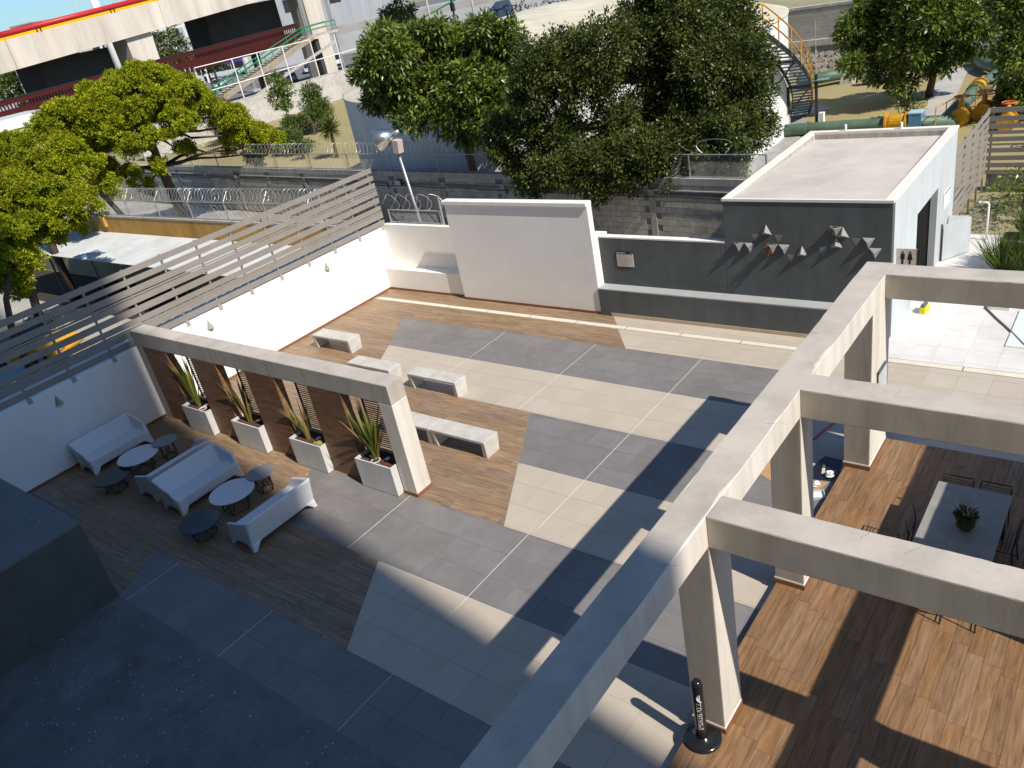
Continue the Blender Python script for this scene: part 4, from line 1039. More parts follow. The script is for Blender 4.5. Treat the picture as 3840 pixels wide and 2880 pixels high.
gp = empty('grass_planter', (-2.0, 22.3, 0), 0, 'pale grey square planter behind the ornamental grass', 'planter')
MB().box(-0.9, 0.9, -0.25, 0.45, 0, 0.75).build('box', GREYW, gp); MB().box(-0.85, 0.85, -0.2, 0.4, 0.751, 0.76).build('soil', SOIL, gp)
def grass_tuft(label, loc, n, h, spread):
    r = empty('ornamental_grass', loc, 0, label, 'plant', 'ornamental grasses')
    t = rng.random(n) * 2 * PI; k = rng.random(n)
    P = np.stack([0.12 * k * np.cos(t), 0.12 * k * np.sin(t), np.zeros(n)], 1)
    D = np.stack([spread * k * np.cos(t), spread * k * np.sin(t), np.ones(n)], 1) + rng.normal(0, 0.08, (n, 3))
    o = bpy.data.objects.new('blades', leaves_mesh('blades', LF_SHR, P, D, rng.normal(size=(n, 3)), h * (0.6 + 0.5 * rng.random(n)), 0.025, rng.random(n))); link(o, r)
grass_tuft('spiky green ornamental grass tuft nearest the pergola beam', (-2.75, 21.85, 0), 420, 1.1, 0.9)
grass_tuft('spiky green ornamental grass tuft at the right edge', (-2.2, 21.8, 0), 420, 1.2, 0.8)
grass_tuft('ornamental grass tuft growing behind the front tufts', (-2.3, 22.4, 0.75), 300, 0.8, 0.8)
rk = empty('pipe_bend', (-4.05, 24.0, 0), 0, 'white bent standpipe beside the rear slat fence', 'pipe')
MB().tube([(0.55, 0.1, 0), (0.55, 0.1, 1.0), (0.53, 0.1, 1.05), (0.35, 0.1, 1.06)], 0.028, 8).build('tube', WHITE, rk, True)
MB().tube([(0.35, 0.1, 1.06), (0.31, 0.1, 1.06)], 0.036, 8).build('collar', WHITE, rk)
# slat fence round the back of the terrace
SR = [(2.43, 2.58), (2.18, 2.32), (1.95, 2.09), (1.78, 1.88), (1.56, 1.70), (1.44, 1.50), (1.22, 1.36), (0.98, 1.12), (0.76, 0.90), (0.55, 0.68)]
slat_fence('slat_fence', 'sunlit slat fence running back from the washroom block', (-4.32, 23.75, 0.0), PI / 2, 4.6, [0.2, 1.35, 2.5, 3.6, 4.5], SR, brackets=False)
slat_fence('slat_fence', 'dark slat fence across the far right corner', (-4.34, 28.42, 0.0), 0, 6.0, [0.1, 1.2, 2.4, 3.6, 4.8], SR, brackets=False)
ww = empty('rear_low_wall', (-1.5, 28.6, 0), 0, 'low grey wall under the dark slat fence', 'wall')
MB().box(-2.8, 4.5, -0.06, 0.1, 0, 0.58).build('wall', CONC, ww)
tree('leafy_shrub', 'dark leafy shrub behind the gate by slat fence', (-2.9, 25.8, 0), [(-2.9, 25.8, 0), (-2.9, 25.8, 0.7)], [(-3.2, 25.3, .75, .6), (-2.6, 26.0, 1.0, .7), (-2.1, 25.4, .8, .6), (-3.1, 26.6, .9, .6), (-2.2, 26.6, 1.2, .6)], LF_MAN, 40, 16, 0.2, 0.13, 0.05, r0=0.05, cat='shrub')
tree('leafy_shrub', 'tall dark shrub in front of the far right slats', (-1.9, 27.0, 0), [(-1.9, 27.0, 0), (-1.9, 27.0, 1.2)], [(-2.3, 27.2, 1.5, .6), (-1.6, 26.9, 1.6, .7), (-1.2, 27.3, 2.0, .6), (-2.6, 27.5, 0.8, .6), (-1.5, 27.3, .9, .7)], LF_MAN, 40, 16, 0.2, 0.13, 0.05, r0=0.05, cat='shrub')

# ================================================================ block wall behind, its fence and lamps
WD = Vector((-1, 0.09, 0)).normalized(); WN = Vector((-0.09, -1, 0)).normalized()   # run, face normal
W_A = Vector((-8.2, 21.9, 0))
wl = empty('block_wall', W_A, math.atan2(WD.y, WD.x), 'long grey concrete block wall behind the patio', 'wall')
# local x along the wall to the left, local +y is away... the face is at local y = +0 looking to the patio
WL = 52.0
sgn = 1 if (Matrix.Rotation(math.atan2(WD.y, WD.x), 3, 'Z') @ Vector((0, 1, 0))).dot(WN) > 0 else -1
MB().box(0, WL, min(0, -sgn * 0.15), max(0, -sgn * 0.15), 0, 2.14).build('mortar_core', MORTAR, wl)
MB().box(0, WL, min(sgn * 0.03, -sgn * 0.17), max(sgn * 0.03, -sgn * 0.17), 2.141, 2.35).build('cap_beam', CONC, wl)
MB().box(0, WL, min(sgn * 0.045, 0), max(sgn * 0.045, 0), 1.93, 1.965).build('string_course', CONC, wl)
pil = [1.2 + 3.3 * k for k in range(16)]
for x in pil:
    MB().box(x - 0.11, x + 0.11, min(0.001 * sgn, sgn * 0.028), max(0.001 * sgn, sgn * 0.028), 0, 1.93).build('pilaster', CONC, wl)
bm_b = MB().box(-0.195, 0.195, min(0, sgn * 0.014), max(0, sgn * 0.014), -0.095, 0.095).mesh('block', BLOCKM)
far_blocks = MB(); nblk = 0
cells = []
for j in range(10):
    zc = 0.1 + j * 0.2 if j < 9 else 2.05
    if j == 9: zc = 2.05
    off = 0.2 if j % 2 else 0.0
    k = 0
    while True:
        xc = 0.2 + off + k * 0.4
        if xc > WL - 0.2: break
        k += 1
        if any(abs(xc - p) < 0.12 for p in pil): continue
        if j == 9 or zc < 1.92: cells.append((xc, zc))
cells.sort(key=lambda c: (0 if c[1] > 0.3 else 1, abs(c[0] - 9)))
for i, (xc, zc) in enumerate(cells):
    if i < 290:
        o = bpy.data.objects.new('block', bm_b); link(o, wl); o.location = (xc, 0, zc)
    else:
        far_blocks.box(xc - 0.195, xc + 0.195, min(0, sgn * 0.014), max(0, sgn * 0.014), zc - 0.095, zc + 0.095)
o = far_blocks.build('far_blocks', BLOCKM, wl); o['kind'] = 'stuff'
def wpt(x, z, out=0.0):
    p = W_A + WD * x + WN * out; return (p.x, p.y, z)
# cable slung along the wall
cbl = MB(); pts = []
for i in range(70):
    x = 1 + i * 0.62; pts.append(wpt(x, 1.78 - 0.05 * math.sin((x % 3.3) / 3.3 * PI), 0.06))
cbl.tube(pts, 0.015, 5); tag(cbl.build('wall_cable', INK), 'black cable slung along the grey block wall', 'cable')
for (x, lab) in ((17.0, 'small box light on block wall right of the pole lamp'), (30.5, 'small box light on block wall above the slat fence'), (38.5, 'small box light on block wall behind the tree trunk')):
    l_ = empty('flood_light', wpt(x, 1.80, 0.05), math.atan2(WD.y, WD.x), lab, 'wall light', 'box lights on the block wall')
    MB().box(-0.16, 0.16, -0.1, 0.13, 0, 0.22).build('housing', DKGREY, l_)
    MB().box(-0.17, 0.17, 0.13 if sgn > 0 else -0.15, 0.15 if sgn > 0 else -0.13, 0.02, 0.2).build('lens', mat('pale_lens', (0.6, 0.58, 0.52), 0.3, 0.05, 4), l_)

def coil_mesh(p0, p1, r, pitch, wire=0.012, seg=18, irr=0.0):
    p0 = Vector(p0); p1 = Vector(p1); d = (p1 - p0); L_ = d.length; d.normalize(); s = d.cross(Vector((0, 0, 1))).normalized()
    n = int(L_ / pitch * seg); pts = []
    for i in range(n + 1):
        t = i / n; a = 2 * PI * i / seg; k = math.sin(t * 60) * irr
        pts.append(p0 + d * (L_ * t + k * pitch) + (s * math.cos(a) * 0.8 + Vector((0, 0, 1)) * math.sin(a)) * r)
    return MB().tube(pts, wire, 4)
def chain_link(p0, p1, z0, z1, pitch=0.07, w=0.0035):
    p0 = Vector(p0); p1 = Vector(p1); L_ = (p1 - p0).length; d = (p1 - p0).normalized(); H_ = z1 - z0; mb = MB()
    s = d.cross(Vector((0, 0, 1))).normalized()
    k = -int(H_ / pitch) - 1
    while k * pitch < L_:
        for sg in (1, -1):
            x0 = k * pitch; x1 = x0 + H_; a, b = (z0, z1) if sg > 0 else (z1, z0)
            ta = max(0, -x0 / H_); tb = min(1, (L_ - x0) / H_)
            if tb > ta:
                A = p0 + d * (x0 + H_ * ta); B_ = p0 + d * (x0 + H_ * tb)
                za = a + (b - a) * ta; zb = a + (b - a) * tb
                mb.tube([(A.x, A.y, za), (B_.x, B_.y, zb)], w, 3, cap=False)
        k += 1
    return mb
def wire_fence(label, p0, p1, z0, z1, step, coil_r, coil_z, arms=True, pitch=0.3, arm_side=1.0, chain=True, name='security_fence'):
    P0 = Vector((p0[0], p0[1], 0)); P1 = Vector((p1[0], p1[1], 0)); L_ = (P1 - P0).length; d = (P1 - P0).normalized(); s = d.cross(Vector((0, 0, 1))).normalized() * arm_side
    r = empty(name, (p0[0], p0[1], z0), 0, label, 'fence')
    O = Vector((p0[0], p0[1], z0))
    n = int(L_ / step)
    for i in range(n + 1):
        q = P0 + d * (i * step); mb = MB().tube([Vector((q.x, q.y, z0)) - O, Vector((q.x, q.y, z1)) - O], 0.03, 8)
        if arms: mb.tube([Vector((q.x, q.y, z1)) - O, Vector((q.x, q.y, z1 + 0.38)) + s * 0.32 - O], 0.022, 6)
        mb.build('post', STEEL, r)
    for z in (z0 + 0.03, z1):
        MB().tube([Vector((p0[0], p0[1], z)) - O, Vector((p1[0], p1[1], z)) - O], 0.02, 6).build('rail', STEEL, r)
    if chain:
        m_ = chain_link(Vector((p0[0], p0[1], 0)), Vector((p1[0], p1[1], 0)), z0 + 0.03, z1, 0.085, 0.002)
        m_.v = [(a - O.x, b - O.y, c - O.z) for a, b, c in m_.v]
        o = m_.build('chain_link', STEEL, r); o['kind'] = 'stuff'
    if coil_r:
        a = Vector((p0[0], p0[1], coil_z)) + s * (0.2 if arms else 0); b = Vector((p1[0], p1[1], coil_z)) + s * (0.2 if arms else 0)
        coil_mesh(a - O, b - O, coil_r, pitch, 0.0075, irr=0.2).build('razor_coil', STEEL, r)
    return r
a = wpt(0.6, 0); b = wpt(33, 0)
wire_fence('chain link fence with coiled wire on the grey block wall', (wpt(8.5, 0, -0.08)[0], wpt(8.5, 0, -0.08)[1]), (wpt(39, 0, -0.08)[0], wpt(39, 0, -0.08)[1]), 2.35, 3.05, 3.0, 0.24, 3.30, arms=False, pitch=0.3)
wire_fence('chain link fence with few loose loops beside the washroom roof', (wpt(0.6, 0, -0.08)[0], wpt(0.6, 0, -0.08)[1]), (wpt(8.3, 0, -0.08)[0], wpt(8.3, 0, -0.08)[1]), 2.35, 3.05, 2.5, 0.22, 3.28, arms=False, pitch=1.3)
wire_fence('chain link fence with coiled wire and angled arms on ochre wall', (-40.6, 17.92), (-20.75, 17.92), 2.0, 2.75, 2.7, 0.27, 3.0, arms=True, pitch=0.26, arm_side=-1)
wire_fence('short chain link fence with loose coil behind white back wall', (-20.2, 17.95), (-17.85, 17.95), 2.17, 2.62, 2.35, 0.27, 2.88, arms=False, pitch=0.5)
pp_ = MB().tube([(0, 0, 0), (0, 0, 0.95)], 0.035, 8).build('fence_post', STEEL); pp_.location = (-17.78, 17.95, 2.17); tag(pp_, 'single grey steel post at end of short chain link fence', 'post')

# pole lamp
pl_ = empty('pole_lamp', (-19.15, 18.25, 0), 0, 'silver dome floodlight on a slim pole behind white wall', 'lamp')
MB().tube([(0.12, 0, 0), (0.0, 0.0, 2.3), (-0.25, 0.02, 4.45)], 0.045, 10).build('pole', STEEL, pl_, True)
od = Vector(RC[0] * -0.9 + RC[1] * 0.35 + RC[2] * 0.22).normalized()     # the open side of the dome
hd = Matrix.Translation((-0.5, -0.1, 4.95)) @ (-od).to_track_quat('Z', 'Y').to_matrix().to_4x4()
mb = MB().lathe([(0.34, -0.32), (0.335, -0.2), (0.29, -0.02), (0.20, 0.14), (0.09, 0.24), (0.06, 0.26)], 24, cap=False); mb.move(hd).build('dome', CHROME, pl_, True)
mb = MB().lathe([(0.335, -0.31), (0.001, -0.29)], 24, cap=False); mb.move(hd).build('glass', mat('lamp_glass', (0.5, 0.5, 0.5), 0.2, 0.05, 3), pl_, True)
mb = MB().lathe([(0.065, 0.24), (0.065, 0.46), (0.03, 0.47)], 14); mb.move(hd).build('socket', STEEL, pl_, True)
mb = MB().box(-0.13, 0.13, -0.12, 0.12, 0, 0.42); mb.move(Matrix.Translation((-0.20, 0.0, 4.42)) @ Matrix.Rotation(math.radians(8), 4, 'Y')).build('ballast_box', mat('pinkish_box', (0.50, 0.40, 0.37), 0.5, 0.06, 4), pl_, bevel=0.015)

# ================================================================ water tank
TC = Vector((-24.12, 34.75, 0)); TR = 10.68; TH = 4.95
tk = empty('water_tank', TC, 0, 'huge white cylindrical water tank behind the big trees', 'tank')
MB().lathe([(TR, 0), (TR, TH)], 160, cap=False).build('shell', TANKW, tk, True)
MB().lathe([(TR + 0.05, TH), (TR + 0.05, TH + 0.06), (TR - 0.05, TH + 0.08), (TR * 0.8, TH + 0.75), (TR * 0.55, TH + 1.4), (TR * 0.3, TH + 1.85), (TR * 0.12, TH + 2.05), (0.01, TH + 2.1)], 120, cap=False).build('roof', TANKR, tk, True)
for z in (1.25, 2.5, 3.75): MB().lathe([(TR + 0.002, z - 0.012), (TR + 0.012, z), (TR + 0.002, z + 0.012)], 140, cap=False).build('weld_seam', TANKW, tk, True)
# spiral stair: starts on the right side, climbs towards the viewer-left
st = empty('tank_stair', TC, 0, 'black spiral steel stair with yellow handrail on tank side', 'stair')
A0, A1 = math.radians(29.5), math.radians(-13)
NS = 27
rin, rout = TR + 0.12, TR + 1.0
def cyl(r, a, z): return (r * math.cos(a), r * math.sin(a), z)
for k in range(NS):
    t = (k + 0.5) / NS; a = A0 + (A1 - A0) * t; z = TH * (k + 1) / NS; da = abs(A1 - A0) / NS * 0.42
    MB().hexa([cyl(rin, a - da, z - 0.03), cyl(rout, a - da, z - 0.03), cyl(rout, a + da, z - 0.03), cyl(rin, a + da, z - 0.03)], [cyl(rin, a - da, z), cyl(rout, a - da, z), cyl(rout, a + da, z), cyl(rin, a + da, z)]).build('tread', BLACK, st)
for r_ in (rin, rout):
    mb = MB(); N = 40
    for i in range(N):
        a = A0 + (A1 - A0) * i / N; b_ = A0 + (A1 - A0) * (i + 1) / N; z = TH * i / N; z2 = TH * (i + 1) / N
        mb.hexa([cyl(r_ - 0.02, a, z - 0.08), cyl(r_ + 0.02, a, z - 0.08), cyl(r_ + 0.02, b_, z2 - 0.08), cyl(r_ - 0.02, b_, z2 - 0.08)], [cyl(r_ - 0.02, a, z + 0.14), cyl(r_ + 0.02, a, z + 0.14), cyl(r_ + 0.02, b_, z2 + 0.14), cyl(r_ - 0.02, b_, z2 + 0.14)])
    mb.build('stringer', BLACK, st)
for hgt_ in (0.55, 1.05):
    MB().tube([cyl(rout, A0 + (A1 - A0) * i / 30, max(0.3, TH * i / 30) + hgt_) for i in range(31)] + [cyl(rout - 0.1, A1 - 0.1, TH + hgt_)], 0.03, 6).build('handrail', YELLOW, st, True)
for i in range(0, 9):
    t = i / 8; a = A0 + (A1 - A0) * t
    MB().tube([cyl(rout, a, TH * t), cyl(rout, a, max(0.3, TH * t) + 1.05)], 0.028, 6).build('baluster', YELLOW, st)
for t in (0.42, 0.72):
    a = A0 + (A1 - A0) * t; z = TH * t
    mb = MB().bar(cyl(TR + 0.05, a, z - 0.1), cyl(rout, a, z - 0.1), 0.09); mb.bar(cyl(TR + 0.06, a, z - 0.1), cyl(TR + 0.06, a, z - 1.25), 0.09); mb.bar(cyl(TR + 0.08, a, z - 1.2), cyl(rout, a, z - 0.12), 0.07)
    mb.build('bracket', BLACK, st)

# ================================================================ pumping yard on the right
struct(MB().prism([(-72, 27.5), (-60, 26.5), (-8.2, 22.1), (-4.4, 24.2), (-4.4, 28.5), (30, 28.5), (30, 70), (-30, 70), (-72, 62)], -0.035, 0.004).build('yard_grass', GRASSM))
struct(MB().prism([(-15.0, 30.2), (-12.8, 30.5), (-12.6, 34.5), (-13.2, 38.5), (-14.2, 40.5), (-12.9, 41.5), (-15, 43)], 0.0041, 0.02).build('tank_apron', PAVE))
struct(MB().prism([(-8.86, 39.3), (-7.6, 38.3), (-7.95, 43), (-8.45, 47.6), (-8.3, 48.7), (-9.2, 49.6), (-10.4, 49.9), (-9.4, 47.2), (-9.42, 44.7), (-8.73, 40.7)], 0.0042, 0.03).build('yard_path', mat('path_concrete', (0.42, 0.40, 0.37), 0.9, 0.12, 1.0)))
def pipe(name, label, pts, r, m=PGREEN, flanges=(), n=14):
    P = [Vector(p) for p in pts]; o_ = P[0]
    root = empty(name, o_, 0, label, 'pipe')
    # round the corners
    q = [P[0]]
    for i in range(1, len(P) - 1):
        a, b_, c = P[i - 1], P[i], P[i + 1]
        u = (a - b_); v = (c - b_); k = min(u.length, v.length, 1.6) * 0.45
        for t in np.linspace(0, 1, 7): q.append((b_ + u.normalized() * k) * (1 - t) ** 2 + b_ * 2 * t * (1 - t) + (b_ + v.normalized() * k) * t ** 2)
    q.append(P[-1])
    MB().tube([p - o_ for p in q], r, n).build('tube', m, root, True)
    for (pos, d) in flanges:
        pos = Vector(pos) - o_; d = Vector(d).normalized()
        MB().tube([pos - d * 0.06, pos + d * 0.06], r * 1.18, n).build('flange', m, root)
    return root
pipe('water_main', 'long dark green water main running behind the washroom roof', [(-14.0, 36.2, 0.27), (-11, 36.55, 0.27), (-6.9, 36.55, 0.27)], 0.27, flanges=[((-12.6, 36.4, 0.27), (1, 0.05, 0))])
pipe('water_main', 'light green S-bent pipe beside the concrete path', [(-7.0, 36.5, 0.1), (-7.05, 37.6, 0.38), (-6.95, 42.0, 0.4), (-6.5, 45.6, 0.4), (-7.6, 47.4, 0.4), (-8.35, 49.6, 0.4), (-8.0, 51.6, 0.5), (-7.0, 52.2, 0.5)], 0.29, flanges=[((-6.97, 41.2, 0.4), (0, 1, 0))])
pipe('water_main', 'green pipe crossing behind the S-bend', [(-9.3, 50.6, 0.5), (-5.5, 50.75, 0.5)], 0.26)
pipe('water_main', 'green pipe half hidden at the right edge of yard', [(-5.3, 38.2, 0.4), (-5.7, 44.5, 0.4)], 0.27)
pipe('water_main', 'dark green pipe resting on concrete block left of the yard trees', [(-16.4, 46.0, 0.5), (-14.4, 47.6, 0.5), (-13.2, 48.6, 0.5)], 0.30)
o = MB().hexa([(-0.35, -0.35, 0), (0.35, -0.35, 0), (0.35, 0.35, 0), (-0.35, 0.35, 0)], [(-0.25, -0.25, 0.6), (0.25, -0.25, 0.6), (0.25, 0.25, 0.6), (-0.25, 0.25, 0.6)]).build('pipe_support', CONC); o.location = (-14.2, 47.5, 0); tag(o, 'concrete block holding up the dark green pipe', 'block')
o = MB().tube([(-0.9, 0, 0.32), (0.9, 0.5, 0.32)], 0.32, 14).build('loose_pipe', DKGREY); o.location = (-12.3, 46.6, 0); tag(o, 'short dark pipe section lying on the grass', 'pipe')
for (x, y, lab) in ((-6.9, 42.3, 'concrete pier under the S-bent pipe, nearer one'), (-6.7, 44.6, 'concrete pier under the S-bent pipe, farther one')):
    o = MB().box(-0.55, 0.55, -0.12, 0.12, 0, 0.40).build('pipe_pier', CONC); o.location = (x, y, 0); tag(o, lab, 'block', 'pipe piers')
def valve(loc, s, label, wheel=True, axis=(0, 1, 0)):
    r = empty('gate_valve', loc, 0, label, 'valve', 'yellow valves in the pumping yard')
    ax = Vector(axis).normalized(); zc = Vector((0, 0, .32 * s))
    MB().tube([-ax * 0.32 * s + zc, -ax * 0.2 * s + zc, ax * 0.2 * s + zc, ax * 0.32 * s + zc], [0.27 * s, 0.31 * s, 0.31 * s, 0.27 * s], 16).build('body', YELLOW, r)
    for k in (-1, 1):
        f = MB().tube([ax * 0.32 * s * k + zc, ax * 0.39 * s * k + zc], 0.37 * s, 18).build('flange', YELLOW, r)
    if wheel:
        MB().lathe([(0.15 * s, 0.5 * s), (0.17 * s, 0.62 * s), (0.10 * s, 0.78 * s), (0.09 * s, 0.95 * s), (0.04, 1.0 * s)], 12).build('bonnet', YELLOW, r, True)
        w = MB(); R_ = 0.27 * s; zw = 1.1 * s
        w.tube([(R_ * math.cos(t), R_ * math.sin(t), zw) for t in np.linspace(0, 2 * PI, 22)], 0.024, 6)
        for t in (0, 2.1, 4.2): w.tube([(0, 0, zw), (R_ * math.cos(t), R_ * math.sin(t), zw)], 0.018, 5)
        w.tube([(0, 0, 0.95 * s), (0, 0, zw)], 0.025, 6)
        w.build('handwheel', ORANGER, r)
    return r
valve((-8.95, 36.55, 0), 1.1, 'large yellow barrel valve on the dark green main', False, (1, 0, 0))
valve((-6.7, 37.2, 0), 1.0, 'yellow valve with orange handwheel left of the railing', True)
valve((-6.0, 37.9, 0), 1.0, 'yellow valve with orange handwheel right of the railing', True)
valve((-6.95, 42.0, 0.1), 1.0, 'yellow flanged valve ring on the S-bent pipe', False)
valve((-4.9, 36.2, 0), 0.9, 'yellow valve behind the dark slats', True)
valve((-3.4, 33.5, -0.1), 0.8, 'orange topped valve seen low through the dark slats', True)
bb = empty('control_box', (-8.2, 36.55, 0), 0, 'pale blue control box straddling the green main', 'box')
MB().box(-0.24, 0.24, -0.3, 0.3, 0, 0.72).build('body', BLUEB, bb); MB().box(-0.26, 0.26, -0.32, 0.32, 0.72, 0.76).build('lid', mat('pale_blue_lid', (0.35, 0.5, 0.6), 0.6, 0.1, 3), bb)
hr = empty('yellow_railing', (-6.1, 37.5, 0), 0, 'yellow tube railing round the valve platform', 'railing')
seg = [((-0.9, 0.4), (0.9, 0.6)), ((-0.9, 0.4), (-1.3, -1.4)), ((0.9, 0.6), (0.3, 2.2)), ((0.3, 2.2), (-0.5, 2.1))]
for (a, b_) in seg:
    for z in (0.5, 0.95): MB().tube([(a[0], a[1], z), (b_[0], b_[1], z)], 0.022, 6).build('rail', YELLOW, hr)
    for t in (0, 0.5, 1): MB().tube([(a[0] + (b_[0] - a[0]) * t, a[1] + (b_[1] - a[1]) * t, 0), (a[0] + (b_[0] - a[0]) * t, a[1] + (b_[1] - a[1]) * t, 0.95)], 0.022, 6).build('baluster', YELLOW, hr)
ms = empty('antenna_mast', (-12.5, 37.3, 0), 0, 'slim antenna mast with solar panel before the tank stair', 'mast')
MB().tube([(0, 0, 0), (0, 0, 2.4)], 0.07, 8).build('pole', BLACK, ms); MB().tube([(0, 0, 2.4), (0, 0, 3.4)], 0.035, 8).build('upper_pole', STEEL, ms); MB().tube([(0, 0, 3.4), (0, 0, 4.6)], 0.012, 6).build('whip', STEEL, ms)
MB().hexa([(-0.62, -0.1, 2.10), (0.55, -0.1, 2.14), (0.55, 0.1, 2.17), (-0.62, 0.1, 2.13)], [(-0.62, -0.1, 2.13), (0.55, -0.1, 2.17), (0.55, 0.1, 2.20), (-0.62, 0.1, 2.16)]).build('panel', mat('solar_blue', (0.20, 0.27, 0.30), 0.3, 0.08, 6), ms)
MB().box(0.12, 0.34, -0.12, 0.12, 0.3, 0.75).build('junction_box', WHITE, ms)
# stone retaining wall with block wall above
sw = empty('stone_wall', (-19.0, 51.0, 0), 0.0, 'pale rubble stone retaining wall behind the pumping yard', 'wall')
MB().box(-8, 30, 0.0, 0.5, 0, 1.58).build('core', mat('stone_mortar', (0.20, 0.185, 0.165), 0.95, 0.2, 4), sw)
nst = 0; stones2 = MB()
z = 0.0
for j in range(5):
    x = -6.0 + random.uniform(0, 0.3)
    while x < 15:
        w = random.uniform(0.28, 0.55); h = 0.31
        cx, cz = x + w / 2, j * h + h / 2 + 0.02; nn = random.choice((5, 6, 7)); pts = []
        for i in range(nn):
            t = 2 * PI * (i + random.uniform(-.2, .2)) / nn
            pts.append((w * 0.56 * math.cos(t) * random.uniform(0.9, 1.12), h * 0.6 * math.sin(t) * random.uniform(0.9, 1.15)))
        mb = MB(); n = len(pts); d = random.uniform(0.03, 0.06)
        mb.add([(a, 0.0, b_) for a, b_ in pts] + [(a * 0.9, -d, b_ * 0.9) for a, b_ in pts], [tuple(range(n, 2 * n))] + [(i, (i + 1) % n, n + (i + 1) % n, n + i) for i in range(n)])
        if nst < 230:
            o = mb.build('stone', STONEM, sw); o.location = (cx, 0, cz); nst += 1
        x += w * 0.96
MB().box(-8, 30, -0.12, 0.6, 1.58, 1.92).build('ledge', CONC, sw)
MB().box(-8, 30, 0.2, 0.5, 1.921, 3.6).build('block_core', MORTAR, sw)
ub = MB()
for j in range(8):
    for k in range(66):
        x = -7 + k * 0.42 + (0.21 if j % 2 else 0); ub.box(x, x + 0.41, 0.186, 0.2, 1.93 + j * 0.205, 1.93 + j * 0.205 + 0.197)
o = ub.build('upper_blocks', mat('buff_block', (0.36, 0.335, 0.30), 0.9, 0.15, 2, 0.2, 30), sw); o['kind'] = 'stuff'
MB().box(-8, 30, 0.15, 0.55, 3.6, 3.75).build('cap', CONC, sw)
MB().box(-0.6 + 4.0, -0.45 + 4.0, 0.15, 0.19, 2.0, 3.0).build('hanging_chain', BLACK, sw)

# ================================================================ trees
B1 = [(-38.9,21.4,6.90,1.60),(-38.8,23.0,6.10,1.50),(-40.0,19.9,6.40,1.50),(-41.3,18.6,6.25,1.40),(-41.7,17.8,6.05,1.10),(-39.1,20.0,5.40,1.40),(-37.9,22.0,5.20,1.00),(-41.6,19.2,5.40,1.20),(-37.1,24.4,4.80,0.80),(-36.7,24.9,3.80,0.90),(-38.8,25.0,3.50,0.80),(-36.7,25.9,3.30,0.80),(-37.9,25.7,2.70,0.70),(-37.3,25.0,4.10,0.70),(-41.2,19.0,3.80,0.80),(-39.0,20.7,3.60,0.45),(-40.7,20.0,3.30,0.60),(-40.9,20.8,2.50,0.45),(-39.1,22.4,3.90,0.50),(-40.4,21.1,7.20,1.00),(-39.3,22.7,6.90,1.00),(-37.4,23.1,6.20,0.80),(-38.5,24.5,5.10,0.70),(-40.6,19.9,7.00,0.90)]
B1b = [(-39.2,16.9,5.25,0.90),(-38.9,16.5,4.55,0.90),(-40.3,16.7,4.75,0.80),(-39.2,17.6,4.45,0.70),(-39.3,18.3,3.35,0.60)]
B0 = [(-40.9,15.4,5.40,1.30),(-40.8,14.8,4.70,1.30),(-41.0,15.5,4.50,0.90),(-39.8,15.6,5.00,0.70),(-40.9,15.2,6.00,0.70)]
B0b = [(-34.6,12.7,4.7,1.00),(-35.4,13.4,4.0,0.90),(-34.9,14.5,4.1,0.70),(-33.3,14.1,3.8,0.75),(-33.7,13.5,3.6,0.70),(-34.4,12.1,4.0,0.80),(-35.9,12.1,3.2,0.80),(-34.7,12.5,3.4,0.70),(-34.9,13.1,2.9,0.60),(-34.0,13.7,2.9,0.40),(-35.2,11.6,2.7,0.60),(-34.7,12.2,4.9,0.80),(-34.8,11.7,4.4,0.80),(-34.6,13.6,4.6,0.60)]
B0c = [(-32.3,10.8,3.8,0.70),(-32.6,11.1,2.7,0.55),(-32.5,10.7,3.0,0.50),(-32.9,10.3,2.3,0.50),(-32.8,10.5,1.8,0.35),(-32.9,10.6,3.3,0.60),(-32.7,10.0,2.6,0.50)]
B2 = [(-21.5,20.8,7.18,1.00),(-21.5,22.6,6.98,1.10),(-20.6,23.6,6.68,1.10),(-19.7,24.2,6.38,1.10),(-21.9,21.4,6.08,1.10),(-21.1,22.5,5.78,1.20),(-19.5,22.8,5.58,1.20),(-19.2,24.5,5.58,0.90),(-21.7,21.6,4.98,0.90),(-20.4,22.2,4.68,1.00),(-19.2,22.7,4.38,1.00),(-20.6,23.3,3.58,0.50),(-22.9,21.4,5.58,0.70),(-21.8,20.3,6.68,0.60),(-19.5,24.2,4.68,0.90),(-20.5,22.4,7.48,0.50),(-18.9,23.1,7.28,0.50),(-18.5,23.8,6.88,0.60),(-22.1,21.7,7.68,0.50),(-23.2,20.8,6.48,0.35)]
